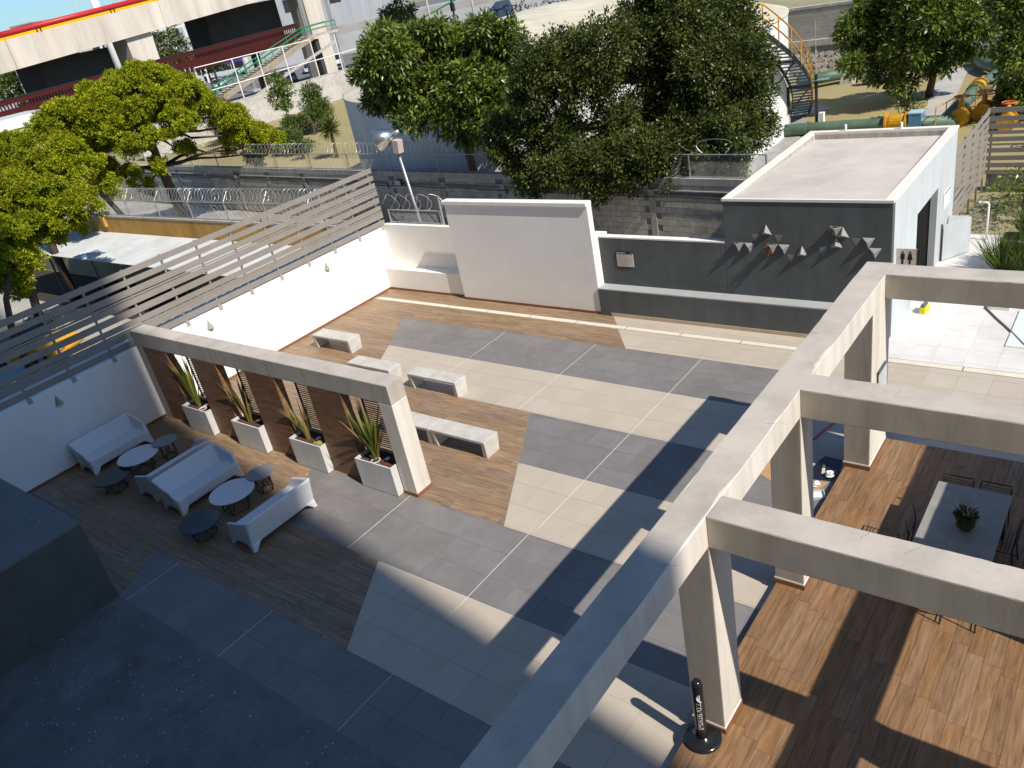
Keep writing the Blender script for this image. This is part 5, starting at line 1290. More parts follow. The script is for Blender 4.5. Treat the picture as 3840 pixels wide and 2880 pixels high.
B3 = [(-15.8,21.3,6.15,1.00),(-15.5,23.0,6.05,1.10),(-13.8,22.6,6.25,1.20),(-13.5,24.5,6.40,1.20),(-12.1,24.3,6.30,1.20),(-11.6,25.9,6.20,1.20),(-13.0,24.3,7.30,1.10),(-12.0,26.0,6.90,1.10),(-16.1,21.8,5.20,1.00),(-14.6,22.2,5.30,1.10),(-13.5,24.2,5.10,1.10),(-11.4,23.9,5.20,1.10),(-10.6,24.7,5.20,1.00),(-16.6,21.6,4.10,0.80),(-17.5,21.5,3.10,0.55),(-15.3,21.9,3.90,0.90),(-15.9,21.2,2.90,0.75),(-15.6,23.6,2.40,0.75),(-14.0,23.2,3.90,1.00),(-13.3,25.2,3.50,1.00),(-11.9,25.8,3.50,1.00),(-12.9,24.0,2.10,0.70),(-14.4,23.4,1.70,0.45),(-15.1,23.1,1.90,0.50),(-12.6,24.8,1.50,0.60),(-11.5,25.2,2.30,0.80),(-10.7,25.5,3.90,0.90),(-10.5,25.7,2.80,0.60),(-11.1,26.2,5.70,0.90),(-10.5,25.4,4.80,0.80),(-10.1,25.4,3.30,0.40),(-16.1,22.9,5.70,0.80),(-12.2,24.0,2.80,0.70),(-11.6,24.4,1.40,0.50),(-14.4,24.7,2.60,0.70),(-13.4,24.2,3.00,0.90),(-12.4,24.6,2.40,0.90),(-11.8,25.0,3.00,0.90),(-12.6,24.4,4.30,1.00),(-14.2,23.4,2.70,0.80),(-11.9,24.8,1.90,0.60),(-13.2,23.9,1.70,0.60),(-15.0,20.8,3.01,0.60),(-14.4,21.2,2.61,0.55),(-14.0,21.5,2.14,0.40),(-13.4,21.8,2.67,0.60),(-12.8,22.2,2.62,0.60),(-12.2,22.5,2.26,0.50),(-11.5,22.9,2.72,0.60),(-11.1,23.1,3.11,0.60),(-12.8,22.1,3.26,0.70),(-12.2,22.5,3.14,0.70),(-13.6,21.7,3.26,0.70),(-11.9,22.7,1.83,0.30),(-10.5,23.3,3.48,0.60),(-10.3,23.4,2.84,0.40),(-14.2,21.3,3.21,0.70),(-17.7,21.3,3.7,0.6),(-17.2,21.8,2.5,0.55),(-17.6,21.4,4.4,0.6),(-16.4,21.9,3.2,0.8),(-16.6,21.3,2.4,0.6),(-14.9,22.3,2.2,0.6),(-12.9,23.0,1.90,0.70),(-12.2,23.4,2.30,0.80),(-11.4,23.8,2.60,0.80),(-10.9,24.2,2.20,0.70),(-11.9,23.0,1.20,0.55),(-13.8,22.6,2.20,0.70),(-14.6,22.4,2.80,0.80),(-11.0,23.6,1.40,0.50),(-10.4,24.6,3.00,0.60),(-13.0,22.8,3.2,0.8),(-12.2,23.7,3.1,0.50),(-12.1,23.7,2.3,0.50),(-12.3,23.6,1.7,0.40),(-11.9,23.8,2.0,0.35),(-11.8,23.8,3.3,0.55),(-11.5,24.0,3.6,0.50),(-12.8,23.3,2.0,0.50),(-12.5,23.5,2.7,0.60),(-10.9,24.2,3.9,0.50),(-10.4,24.5,3.7,0.40),(-12.0,23.4,3.60,0.90)]
B4 = [(-12.0,41.4,3.4,1.00),(-10.7,41.8,3.5,1.20),(-8.9,40.9,3.7,1.30),(-11.7,41.6,2.5,0.90),(-9.7,40.7,2.5,1.10),(-11.8,40.2,2.1,0.60),(-10.8,41.9,1.5,0.80),(-11.4,41.9,4.3,1.00),(-9.7,41.5,4.6,1.20),(-9.9,42.4,0.8,0.40),(-10.0,40.6,0.9,0.35)]
B4b = [(-7.6,42.1,3.3,1.10),(-8.5,42.4,2.0,1.10),(-7.3,42.7,2.4,0.80),(-9.0,42.0,1.7,0.70),(-8.1,42.7,4.1,1.10)]
B5 = [(-4.9,37.0,2.6,0.80),(-4.8,38.0,1.5,0.80),(-5.1,38.4,0.7,0.55),(-4.8,37.3,3.3,0.60),(-5.1,37.6,4.1,0.70),(-5.4,37.8,4.5,0.70),(-4.5,37.4,0.8,0.60)]
G = 'trees round the patio'
CON = dict(per=150, clump=30, clump_r=0.10, ll=0.11, lw=0.05, up=0.6, fill=0.6, puff=24)
tree('conifer_tree', 'big bright yellow-green conifer with spreading crown and dark leaning trunk', (-41.8, 22.6, 0), [(-41.8, 22.6, 0), (-41.4, 22.2, 2.0), (-40.6, 21.7, 3.3), (-40.0, 21.4, 4.8), (-39.6, 21.3, 6.0)], B1, LF_CON, r0=0.3, group=G, **CON)
tree('conifer_tree', 'smaller yellow-green conifer left of the big conifer trunk', (-41.4, 19.7, 0), [(-41.4, 19.7, 0), (-40.6, 18.6, 2.2), (-39.8, 17.3, 4.4)], B1b, LF_CON, r0=0.18, group=G, **CON)
tree('conifer_tree', 'shaded green conifer at the left edge under the white slab', (-41.0, 15.2, -1.5), [(-41.0, 15.2, -1.5), (-40.9, 15.2, 2), (-40.8, 15.2, 5.2)], B0, LF_CON, r0=0.22, group=G, tint_shift=-0.3, **CON)
tree('conifer_tree', 'green conifer beside the white corrugated carport roof', (-37.2, 11.9, -1.5), [(-37.2, 11.9, -1.5), (-36.6, 12.1, 1.2), (-35.6, 12.5, 2.8), (-34.9, 12.8, 3.8)], B0b, LF_CON, r0=0.2, group=G, tint_shift=-0.15, **CON)
tree('conifer_tree', 'low green conifer on bare trunk behind the slat fence', (-31.7, 9.2, -1.5), [(-31.7, 9.2, -1.5), (-31.7, 9.2, 0.7), (-31.9, 9.6, 1.9), (-32.6, 10.6, 3.0)], B0c, LF_CON, r0=0.16, group=G, tint_shift=-0.1, **CON)
tree('broadleaf_tree', 'broad green tree with leaf rosettes left of the dark tree', (-21.35, 23.75, 0), [(-21.35, 23.75, 0), (-21.2, 23.7, 2.0), (-20.9, 23.2, 3.4), (-20.6, 22.8, 4.6), (-20.7, 22.6, 6.2)], B2, LF_MAN, per=170, clump=15, clump_r=0.15, ll=0.22, lw=0.075, up=0.3, r0=0.2, group=G, droop=0.15, fill=0.7)
tree('dark_tree', 'largest tree, dense and dark green, in front of the tank', (-14.0, 24.1, 0), [(-14.0, 24.1, 0), (-13.9, 24.0, 2.2), (-13.6, 24.0, 3.6), (-13.3, 24.0, 5.0)], B3, LF_FIC, per=115, clump=44, clump_r=0.25, ll=0.115, lw=0.055, up=0.2, r0=0.26, group=G, droop=0.1, fill=0.7)
tree('broadleaf_tree', 'glossy green tree with two low limbs left of the yard path', (-9.8, 41.1, 0), [(-9.8, 41.1, 0), (-9.85, 41.0, 0.9), (-9.9, 41.2, 2.2), (-10.0, 41.5, 3.4)], B4, LF_MAN, per=110, clump=15, clump_r=0.18, ll=0.27, lw=0.09, up=0.3, r0=0.16, group=G, droop=0.15)
tree('broadleaf_tree', 'glossy green tree with pale trunk beside the yard path', (-9.1, 42.7, 0), [(-9.1, 42.7, 0), (-8.85, 42.4, 1.3), (-8.3, 42.5, 2.6), (-8.0, 42.5, 3.6)], B4b, LF_MAN, per=110, clump=15, clump_r=0.18, ll=0.27, lw=0.09, up=0.3, r0=0.18, group=G, droop=0.15)
tree('broadleaf_tree', 'dark glossy tree cut off by the right edge of photo', (-4.6, 38.0, 0), [(-4.6, 38.0, 0), (-4.7, 37.8, 2.0), (-4.9, 37.6, 3.8)], B5, LF_MAN, per=130, clump=15, clump_r=0.18, ll=0.25, lw=0.085, up=0.3, r0=0.15, group=G, droop=0.15)
tree('leafy_shrub', 'low leafy sapling growing at foot of the yard tree', (-8.9, 39.0, 0), [(-8.9, 39.0, 0), (-8.9, 39.0, 0.4)], [(-8.9, 39.0, .45, .4), (-9.3, 39.4, .35, .35)], LF_MAN, 60, 12, 0.15, 0.2, 0.06, r0=0.04, cat='shrub')

# ================================================================ left side: ochre wall, carports, car park
ow = empty('ochre_wall', (-31, 17.9, -1.5), 0, 'ochre painted wall above the white carport roof', 'wall')
MB().box(-13, 10.38, -0.08, 0.1, 0, 3.42).build('wall', OCHRE, ow); MB().box(-13, 10.38, -0.1, 0.12, 3.42, 3.5).build('coping', CONC, ow)
MB().box(-9.6, -9.35, -0.2, -0.08, 2.95, 3.5).build('pilaster', OCHRE, ow)
def corrugated(x0, x1, y0, y1, z00, z01, z10, z11, along='x', pitch=0.15, amp=0.018, th=0.004):
    """ridges run across y (profile varies along x) or the reverse"""
    mb = MB(); n = int((x1 - x0) / pitch * 2) if along == 'x' else int((y1 - y0) / pitch * 2)
    vs = []
    for i in range(n + 1):
        t = i / n; w = amp if i % 2 else -amp
        for s in (0, 1):
            x, y = (x0 + (x1 - x0) * t, y0 + (y1 - y0) * s) if along == 'x' else (x0 + (x1 - x0) * s, y0 + (y1 - y0) * t)
            u = (x - x0) / (x1 - x0); v = (y - y0) / (y1 - y0)
            z = (z00 * (1 - u) + z10 * u) * (1 - v) + (z01 * (1 - u) + z11 * u) * v + w
            vs.append((x, y, z))
    fs = [(2 * i, 2 * i + 2, 2 * i + 3, 2 * i + 1) for i in range(n)]
    return mb.add(vs, fs)
cp = empty('carport', (-33, 16.3, -1.5), 0, 'white corrugated carport roof against the ochre wall', 'carport')
rm = corrugated(-11.2, 11.5, -1.35, 1.5, 2.5, 2.66, 2.5, 2.62)
o = rm.build('roof_sheet', SHEETW, cp); so_ = o.modifiers.new('t', 'SOLIDIFY'); so_.thickness = 0.006
for x in (-9.5, -5.0, -1.5, 2.5, 6.5, 10.2):
    MB().tube([(x, -0.9, 0), (x, -0.9, 2.42)], 0.05, 8).build('post', DKGREY, cp)
    MB().box(x - 0.05, x + 0.05, -1.25, 1.45, 2.36, 2.46).build('rafter', STEEL, cp)
cp2 = empty('carport', (-21.7, 6, -1.5), 0, 'white corrugated roof tucked behind the side wall slats', 'carport')
o = corrugated(-1.6, 1.05, -10, 11.8, 3.2, 3.2, 3.5, 3.5, 'y', 0.3, 0.03).build('roof_sheet', SHEETW, cp2); so_ = o.modifiers.new('t', 'SOLIDIFY'); so_.thickness = 0.006
for y in (-8, -3, 2, 7, 11): MB().tube([(-1.1, y, 0), (-1.1, y, 3.1)], 0.05, 8).build('post', DKGREY, cp2)

struct(MB().prism([(-60, 14.75), (-23.5, 14.55), (-23.5, 17.75), (-60, 17.75)], -1.499, -1.48).build('carport_shade_patch', mat('painted_shade', (0.045, 0.038, 0.03), 0.95, 0.4, 2)))  # near-black sheet on the lot, painting in the shade under the carport
def car(label, loc, rz, paint, group='parked cars', L_=4.4, W_=1.75, H_=1.45, suv=False):
    r = empty('parked_car', loc, rz, label, 'car', group)
    h = W_ / 2; zb = 0.28; zw = 0.86 if not suv else 1.0
    prof = [(-L_ / 2, zb + .1), (-L_ / 2 + .05, zw - .08), (-L_ / 2 + .9, zw), (L_ / 2 - 1.1, zw), (L_ / 2 - .1, zw - .2), (L_ / 2, zb + .15), (L_ / 2 - .1, zb), (-L_ / 2 + .1, zb)]
    mb = MB(); n = len(prof)
    mb.add([(x, -h, z) for x, z in prof] + [(x, h, z) for x, z in prof], [tuple(range(n)), tuple(range(2 * n - 1, n - 1, -1))] + [(i, n + i, n + (i + 1) % n, (i + 1) % n) for i in range(n)])
    mb.build('body', paint, r, bevel=0.08)
    c0, c1, r0_, r1_ = (-L_ / 2 + .25, L_ / 2 - 1.25, -L_ / 2 + .75 if not suv else -L_ / 2 + .4, L_ / 2 - 2.0)
    k = h - 0.06; k2 = h - 0.22
    MB().hexa([(c0, -k, zw - .02), (c1, -k, zw - .02), (c1, k, zw - .02), (c0, k, zw - .02)], [(r0_, -k2, H_ - .04), (r1_, -k2, H_ - .04), (r1_, k2, H_ - .04), (r0_, k2, H_ - .04)]).build('windows', GLASS, r)
    MB().box(r0_ - .03, r1_ + .03, -k2 - .02, k2 + .02, H_ - .05, H_).build('roof', paint, r, bevel=0.03)
    for xx in (-L_ / 2 + .82, L_ / 2 - .85):
        for s in (-1, 1):
            w = MB().tube([(xx, s * (h - .18), .31), (xx, s * (h + .01), .31)], .31, 18).build('wheel', INK, r)
            MB().tube([(xx, s * (h + .011), .31), (xx, s * (h + .02), .31)], .17, 12).build('rim', STEEL, w)
    for s in (-1, 1):
        MB().box(L_ / 2 - .08, L_ / 2 + .015, s * (h - .3) - .16, s * (h - .3) + .16, .58, .70).build('headlight', INKW, r)
        MB().box(-L_ / 2 - .015, -L_ / 2 + .06, s * (h - .3) - .14, s * (h - .3) + .14, .62, .74).build('tail_light', RAILR, r)
    return r
PW = mat('car_white', (0.62, 0.64, 0.66), 0.25, 0.02, 2, spec=0.5)
PS = mat('car_silver', (0.35, 0.36, 0.38), 0.28, 0.03, 2, metal=0.4)
PY_ = mat('car_yellow', (0.72, 0.36, 0.01), 0.3, 0.03, 2, spec=0.5)
PB = mat('car_blue', (0.03, 0.22, 0.36), 0.3, 0.03, 2, spec=0.5)
PR = mat('car_red', (0.22, 0.03, 0.02), 0.3, 0.03, 2, spec=0.5)
car('yellow car glimpsed between the slats of the left fence', (-35.3, 10.4, -1.5), 0.5, PY_, 'cars in the car park')
car('blue car glimpsed between the slats at lower left', (-33.6, 7.9, -1.5), 0.5, PB, 'cars in the car park')
car('dark red car glimpsed between slats near the left edge', (-30.6, 6.4, -1.5), 0.4, PR, 'cars in the car park')
tree('leafy_shrub', 'pale green shrub glimpsed between slats at the left', (-36.5, 11.8, -1.5), [(-36.5, 11.8, -1.5), (-36.5, 11.8, -0.8)], [(-36.5, 11.8, -.7, .6), (-35.8, 12.0, -.9, .5)], LF_SHR, 40, 14, 0.2, 0.14, 0.05, r0=0.04, cat='shrub')

# ================================================================ dry yard, bushes and yuccas between tank and far wall
BU = 'bushes in the dry yard'
def bush(label, loc, blobs, lm=LF_SHR, ll=0.2, lw=0.07, per=70):
    tree('bush', label, loc, [loc, (loc[0], loc[1], loc[2] + 0.8)], [(loc[0] + a, loc[1] + b, loc[2] + c, r) for a, b, c, r in blobs], lm, per, 18, 0.24, ll, lw, r0=0.06, group=BU, cat='bush', fill=0.6)
bush('bright green feathery bush in front of the pale block wall', (-55, 44.0, 0), [(0, 0, 1.0, 1.3), (-0.6, 0.6, 2.1, 1.3), (0.8, -0.3, 1.6, 1.1), (-.3, .3, 3.0, .9)])
bush('lower green bush left of the feathery bush', (-56.3, 42.4, 0), [(0, 0, .8, .9), (-1, .4, 1.0, .8), (.6, .5, .9, .8)])
bush('grey-green low bush behind the coiled wire', (-49.0, 36.5, 0), [(0, 0, .7, .9), (-1.2, .2, .8, .9), (-.6, .6, 1.2, .7), (.9, .2, .5, .6)])
bush('dull bush growing under the footbridge stair', (-64.5, 41.5, 0), [(0, 0, 1.2, 1.2), (-.6, .9, 2.2, 1.1), (.4, -.8, 2.0, 1.0), (-.3, .2, 3.2, .8)], LF_FAR)
tree('sapling_tree', 'thin young tree with sparse leaves before the pale block wall', (-60.5, 45.0, 0), [(-60.5, 45.0, 0), (-60.3, 45.1, 1.5), (-60.6, 45.2, 3.4)], [(-60.8, 44.9, 2.6, .8), (-60.2, 45.6, 3.4, .7), (-60.7, 45.2, 4.1, .6), (-60.0, 45.0, 2.2, .5)], LF_MAN, 60, 12, 0.25, 0.34, 0.11, r0=0.07, group=BU)
def yucca(label, loc, h, n=90, L_=0.75):
    r = empty('yucca', loc, 0, label, 'yucca', 'yuccas in the dry yard')
    MB().tube([(0, 0, 0), (0.03, 0.02, h * .5), (0, 0, h)], [0.12, 0.09, 0.09], 8).build('trunk', BARK, r)
    D = rng.normal(size=(n, 3)); D[:, 2] += 0.15; P = np.zeros((n, 3)); P[:, 2] = h + rng.normal(0, .08, n)
    o = bpy.data.objects.new('leaves', leaves_mesh('leaves', LF_FIC, P, D, rng.normal(size=(n, 3)), L_ * (.7 + .4 * rng.random(n)), 0.07, rng.random(n))); link(o, r)
yucca('dark spiky yucca left of the tank', (-43.2, 35.2, 0), 1.9, 220, 1.0)
yucca('dark spiky yucca between the green bushes', (-54.2, 42.6, 0), 1.5)
yucca('low spiky yucca just behind coiled wire', (-46.5, 35.0, 0), 0.9)

# far pale block wall with its tall wire screen
fw = empty('pale_block_wall', (-69.4, 52, 0), 0, 'pale block wall below the footbridge stair', 'wall')
MB().box(-0.2, 0.0, -16, 12, 0, 2.62).build('core', mat('pale_mortar', (0.36, 0.34, 0.31), 0.9, 0.1, 3), fw)
pb = MB()
for j in range(13):
    for k in range(68):
        y = -16 + k * 0.41 + (0.2 if j % 2 else 0)
        if y + .4 < 12: pb.box(0.0, 0.012, y, y + 0.395, 0.01 + j * 0.2, 0.195 + j * 0.2)
o = pb.build('blocks', BLOCKW, fw); o['kind'] = 'stuff'
for y in (-12, -6, 0, 5, 10): MB().box(-0.02, 0.03, y - .12, y + .12, 0, 2.6).build('pilaster', CONC, fw)
MB().box(-0.22, 0.03, -16, 12, 2.62, 2.7).build('coping', CONC, fw)
fs_ = empty('wire_screen', (-69.5, 52, 2.7), 0, 'tall white framed wire screen on the pale block wall', 'fence')
for y in (-8.4, -4.3, -1.4, 1.7, 5.3, 8.6):
    MB().tube([(0, y, 0), (0, y, 3.5)], 0.05, 6).build('post', WHITE, fs_)
MB().tube([(0, -8.4, 1.35), (0, 11, 1.6)], 0.045, 6).build('rail', WHITE, fs_); MB().tube([(0, -8.4, 3.5), (0, 5.3, 3.5)], 0.045, 6).build('rail', WHITE, fs_)
coil_mesh((0, -16, 3.0), (0, -8.4, 3.4), 0.3, 0.5, 0.025).build('razor_coil', STEEL, fs_)

# ================================================================ viaduct, footbridge and stair
def vz(y): return 9.0 + (y - 34.3) * 0.062
vd = empty('viaduct', (-82, 45, 0), 0, 'pale concrete railway viaduct with red and yellow edge', 'viaduct')
VY = [(-60, 34.3), (34.3, 50), (50, 72), (72, 130)]
for (y0, y1) in VY:
    a, b = vz(y0), vz(y1); c, d = y0 - 45 + 0.02, y1 - 45 - 0.02
    MB().hexa([(-0.35, c, a), (0, c, a), (0, d, b), (-0.35, d, b)], [(-0.35, c, a + 2.45), (0, c, a + 2.45), (0, d, b + 2.45), (-0.35, d, b + 2.45)]).build('parapet', VIAC, vd)
    MB().hexa([(-9, c, a + .1), (-0.36, c, a + .1), (-0.36, d, b + .1), (-9, d, b + .1)], [(-9, c, a + 1.3), (-0.36, c, a + 1.3), (-0.36, d, b + 1.3), (-9, d, b + 1.3)]).build('deck_slab', VIAD, vd)
    MB().hexa([(-0.30, c, a + 2.45), (-0.02, c, a + 2.45), (-0.02, d, b + 2.45), (-0.30, d, b + 2.45)], [(-0.30, c, a + 2.72), (-0.02, c, a + 2.72), (-0.02, d, b + 2.72), (-0.30, d, b + 2.72)]).build('yellow_band', RAILY, vd)
    MB().tube([(-0.12, c, a + 2.92), (-0.12, d, b + 2.92)], 0.25, 10).build('red_rail', RAILR, vd, True)
    for k in range(int((y1 - y0) / 7.5)):
        y = c + 3 + k * 7.5
        if y < -45: continue
        zz = vz(y + 45)
        for s in (0, .35): MB().box(0.0, 0.06, y + s - .05, y + s + .05, zz + 2.45, zz + 2.95).build('clamp', MAROON, vd)
for (y, w, name) in ((46.9, 1.45, 'left'), (69.9, 1.35, 'right')):
    zz = vz(y)
    MB().hexa([(-3.2, y - 45 - w * .85, 0), (-0.4, y - 45 - w * .85, 0), (-0.4, y - 45 + w * .85, 0), (-3.2, y - 45 + w * .85, 0)], [(-3.2, y - 45 - w, zz + .1), (-0.4, y - 45 - w, zz + .1), (-0.4, y - 45 + w, zz + .1), (-3.2, y - 45 + w, zz + .1)]).build('pier', VIAC, vd)
for y in (37.6,): MB().box(-8.5, -3.2, y - 45, y - 45 + 7.2, 0, vz(y) + .1).build('inner_pier', VIAD, vd)
MB().box(-8.5, -4.2, 12.5, 22.6, 5.6, vz(60) + .1).build('inner_pier', VIAD, vd)
for s in (-1.9, -1.7, -2.15): MB().tube([(-0.3, 69.9 - 45 + s, 0), (-0.3, 69.9 - 45 + s, 11)], 0.09, 6).build('drain_pipe', STEEL, vd)
for s in (1.9, 2.2): MB().tube([(-0.3, 69.9 - 45 + s, 0), (-0.3, 69.9 - 45 + s, 12)], 0.1, 6).build('drain_pipe', STEEL, vd)
fb = empty('footbridge', (-79, 45, 0), 0, 'dark red mesh sided footbridge below the viaduct', 'footbridge')
def fz(y): return 5.35 + (y - 30) * 0.026
def strip(name, x, y0, y1, za, zb, m, th=0.06):
    a, b = fz(y0), fz(y1)
    return MB().hexa([(x - th, y0 - 45, a + za), (x, y0 - 45, a + za), (x, y1 - 45, b + za), (x - th, y1 - 45, b + za)], [(x - th, y0 - 45, a + zb), (x, y0 - 45, a + zb), (x, y1 - 45, b + zb), (x - th, y1 - 45, b + zb)]).build(name, m, fb)
strip('deck', 0, 0, 64, -0.35, -0.05, MAROON, 2.0)
strip('lower_side', 0, 0, 64, -0.04, 0.75, MAROON); strip('upper_side', 0, 0, 64, 1.12, 1.5, MAROON)
strip('handrail', 0.03, 0, 64, 1.5, 1.58, BLACK, 0.1)
y = 0.0
ml = MB()
while y < 64:
    a = fz(y); ml.box(-0.06, 0, y - 45, y - 45 + 0.12, a + .75, a + 1.12); y += 0.3
o = ml.build('mesh_bars', MAROON, fb); o['kind'] = 'stuff'
for y in (14, 34, 58): MB().box(-1.4, -0.6, y - 45 - .3, y - 45 + .3, 0, fz(y) - .36).build('column', VIAD, fb)
gs_ = empty('footbridge_stair', (-76.0, 56, 0), 0, 'long stair with green railings climbing to the footbridge', 'stair')
SA, SB = (44.5 - 56, 1.4), (63.2 - 56, 6.3)
def sz(y): return SA[1] + (SB[1] - SA[1]) * (y - SA[0]) / (SB[0] - SA[0])
for x in (-1.6, 0):
    MB().hexa([(x - .08, SA[0], SA[1] - .45), (x + .08, SA[0], SA[1] - .45), (x + .08, SB[0], SB[1] - .45), (x - .08, SB[0], SB[1] - .45)], [(x - .08, SA[0], SA[1] + .1), (x + .08, SA[0], SA[1] + .1), (x + .08, SB[0], SB[1] + .1), (x - .08, SB[0], SB[1] + .1)]).build('stringer', mat('worn_stair', (0.33, 0.27, 0.2), 0.9, 0.2, 2), gs_)
for k in range(36):
    y = SA[0] + (SB[0] - SA[0]) * (k + .5) / 36
    MB().box(-1.52, -0.08, y - .26, y + .26, sz(y) - .02, sz(y) + .02).build('tread', CONC, gs_)
MB().box(-1.68, 0.08, SB[0], SB[0] + 3.8, SB[1] - .2, SB[1] + .02).build('landing', CONC, gs_)
for x in (-1.6, 0):
    for h in (0.5, 0.95):
        MB().tube([(x, SA[0], SA[1] + h), (x, SB[0], SB[1] + h), (x, SB[0] + 3.7, SB[1] + h + .1)], 0.055 if h > .9 else 0.035, 6).build('handrail', GREENR, gs_)
    for k in range(9):
        y = SA[0] + (SB[0] - SA[0]) * k / 8; MB().tube([(x, y, sz(y)), (x, y, sz(y) + .95)], 0.045, 6).build('baluster', GREENR, gs_)
    MB().tube([(x, SB[0] + 3.7, SB[1]), (x, SB[0] + 3.7, SB[1] + 1.05)], 0.045, 6).build('baluster', GREENR, gs_)
MB().bar((0.1, SA[0] + 2, 0.2), (0.1, SB[0] + 3, SB[1] - 1.1), 0.25, 0.25).build('brace', CONC, gs_)
for y in (-6, 0, 8): MB().box(-1.2, -0.4, y - .25, y + .25, 0, max(.5, sz(min(y, SB[0])) - .46)).build('support', VIAD, gs_)

# white slab building at the left edge
ws = empty('white_shed', (-62, 18, 0), 0, 'plain white shed wall at the left edge under the footbridge', 'building')
MB().box(-2.5, 2.0, -9, 8.3, 0, 5.6).build('lower_wall', mat('lime_wall', (0.42, 0.43, 0.16), 0.9, 0.2, 0.7), ws)
MB().box(-2.6, 2.1, -9, 8.4, 5.6, 6.25).build('fascia', WHITE, ws)
MB().box(-2.4, 2.0, -9, 8.2, 6.25, 6.3).build('roof', GREYW, ws)

# ================================================================ street life beyond the viaduct
car('white sedan parked under the viaduct beside the pickup', (-109.5, 88.5, 0), 2.55, PW, 'cars on the street')
car('silver car parked nearest the pale wall under the viaduct', (-103.0, 79.5, 0), 2.55, PS, 'cars on the street')
car('white pickup at the far right under the viaduct', (-108.5, 93.5, 0), 2.5, PW, 'cars on the street', 5.0, 1.85, 1.75, True)
car('green car half hidden behind the silver car', (-109.0, 83.0, 0), 2.55, mat('car_green', (0.03, 0.15, 0.08), 0.3, 0.03, 2), 'cars on the street')
car('white car waiting behind the footbridge stair', (-128, 84, 0), 2.3, PW, 'cars on the street')
car('silver car left of the purple bus', (-140, 84, 0), 2.3, PS, 'cars on the street')
bu = empty('city_bus', (-150, 100, 0), math.radians(205), 'white city bus with purple roof band', 'bus')
MB().box(-5.5, 5.5, -1.25, 1.25, 0.4, 1.3).build('lower_body', PW, bu, bevel=0.08)
MB().box(-5.45, 5.45, -1.22, 1.22, 1.3, 2.4).build('windows', GLASS, bu)
MB().box(-5.5, 5.5, -1.25, 1.25, 2.4, 2.95).build('roof_band', mat('bus_purple', (0.10, 0.06, 0.30), 0.4, 0.05, 2), bu, bevel=0.08)
MB().box(-5.0, 5.0, -1.0, 1.0, 2.951, 3.02).build('roof', PW, bu)
for xx in (-3.6, 3.4):
    for s in (-1, 1): MB().tube([(xx, s * .95, .48), (xx, s * 1.27, .48)], .48, 16).build('wheel', INK, bu)
for xx in (-3, -1, 1, 3):
    MB().box(xx - .06, xx + .06, -1.24, 1.24, 1.3, 2.4).build('pillar', PW, bu)
# utility poles
for i, (x, y, h, r_, lab) in enumerate(((-97.5, 51.8, 22, 0.55, 'thick white mast rising above the viaduct'), (-99.0, 50.2, 16, 0.09, 'thin lamp post rising above the viaduct left of mast'), (-100, 56, 14, 0.1, 'thin lamp post right of the white mast'),
        (-116, 42.5, 10, 0.4, 'thick pale pole seen under the left end of viaduct'), (-119, 49.5, 10, 0.16, 'thin pale pole beside the trees under viaduct'), (-113, 74, 11, 0.2, 'white pole by the substation under the viaduct'), (-104, 73.5, 11.2, 0.5, 'thick grey column behind the viaduct opening'),
        (-86, 93.5, 10, 0.16, 'pale pole right of the viaduct pier'), (-84, 101, 10, 0.16, 'pale lamp post near the graffiti wall'))):
    p = empty('utility_pole', (x, y, 0), 0, lab, 'pole', 'poles beyond the viaduct')
    MB().tube([(0, 0, 0), (0, 0, h)], [r_, r_ * .8], 10).build('shaft', WHITE if r_ > .3 else CONC, p, True)
    MB().box(-r_ * 1.6, r_ * 1.6, -r_ * 1.6, r_ * 1.6, 0, 0.25).build('base', CONC, p)
    MB().bar((0, -.8, h - .3), (0, .8, h - .3), 0.08).build('arm', STEEL, p)
hall = empty('power_hall', (-205, 128, 0), math.radians(58), 'long pale hall closing the view behind the substation', 'building')
MB().box(-60, 60, -6, 6, 0, 15.5).build('wall', mat('hall_cladding', (0.34, 0.35, 0.36), 0.8, 0.12, 0.4, stretch=(3, 3, 0.2)), hall)
MB().box(-60.5, 60.5, -6.5, 6.5, 15.5, 16.2).build('roof', GREYW, hall)
for k in range(20): MB().box(-57 + k * 6, -54 + k * 6, 6.0, 6.1, 9, 12).build('window', GLASS, hall); MB().box(-57 + k * 6, -54 + k * 6, -6.1, -6.0, 9, 12).build('window', GLASS, hall)
# substation frames
for i, (x, y) in enumerate(((-150, 92), (-158, 100), (-150, 104), (-162, 88))):
    s_ = empty('substation_frame', (x, y, 0), 0.6, ['pale lattice substation gantry seen under the viaduct, nearest one', 'pale lattice substation gantry behind the nearest one', 'pale lattice substation gantry right of the bus', 'pale lattice substation gantry left of the others'][i], 'gantry', 'substation gantries')
    for xx in (-4, 0, 4):
        MB().bar((xx, 0, 0), (xx, 0, 11), 0.35).build('post', WHITE, s_)
    for z in (5, 7.5, 10.5): MB().bar((-4, 0, z), (4, 0, z), 0.3).build('beam', WHITE, s_)
    for xx in (-3, -2, -1, 1, 2, 3):
        MB().tube([(xx, 0, 7.5), (xx, 0, 6.2)], 0.18, 6).build('insulator', STEEL, s_)
        MB().tube([(xx, 0.2, 0), (xx, 0.2, 3.8)], 0.12, 6).build('stand', GREYW, s_)
FT = 'far street trees'
def far_tree(label, x, y, h, r_, lm=LF_FAR):
    tree('street_tree', label, (x, y, 0), [(x, y, 0), (x, y, h * .5)], [(x + random.uniform(-r_, r_) * .6, y + random.uniform(-r_, r_) * .6, h * random.uniform(.55, 1), r_ * random.uniform(.5, .8)) for _ in range(7)], lm, 7, 16, 0.5, 0.5, 0.22, r0=0.25, group=FT)
far_tree('olive street tree framed by the viaduct opening, left one', -112, 66.5, 8.5, 3.2)
far_tree('green street tree framed by the viaduct opening, right one', -110, 71, 7.6, 2.4, LF_SHR)
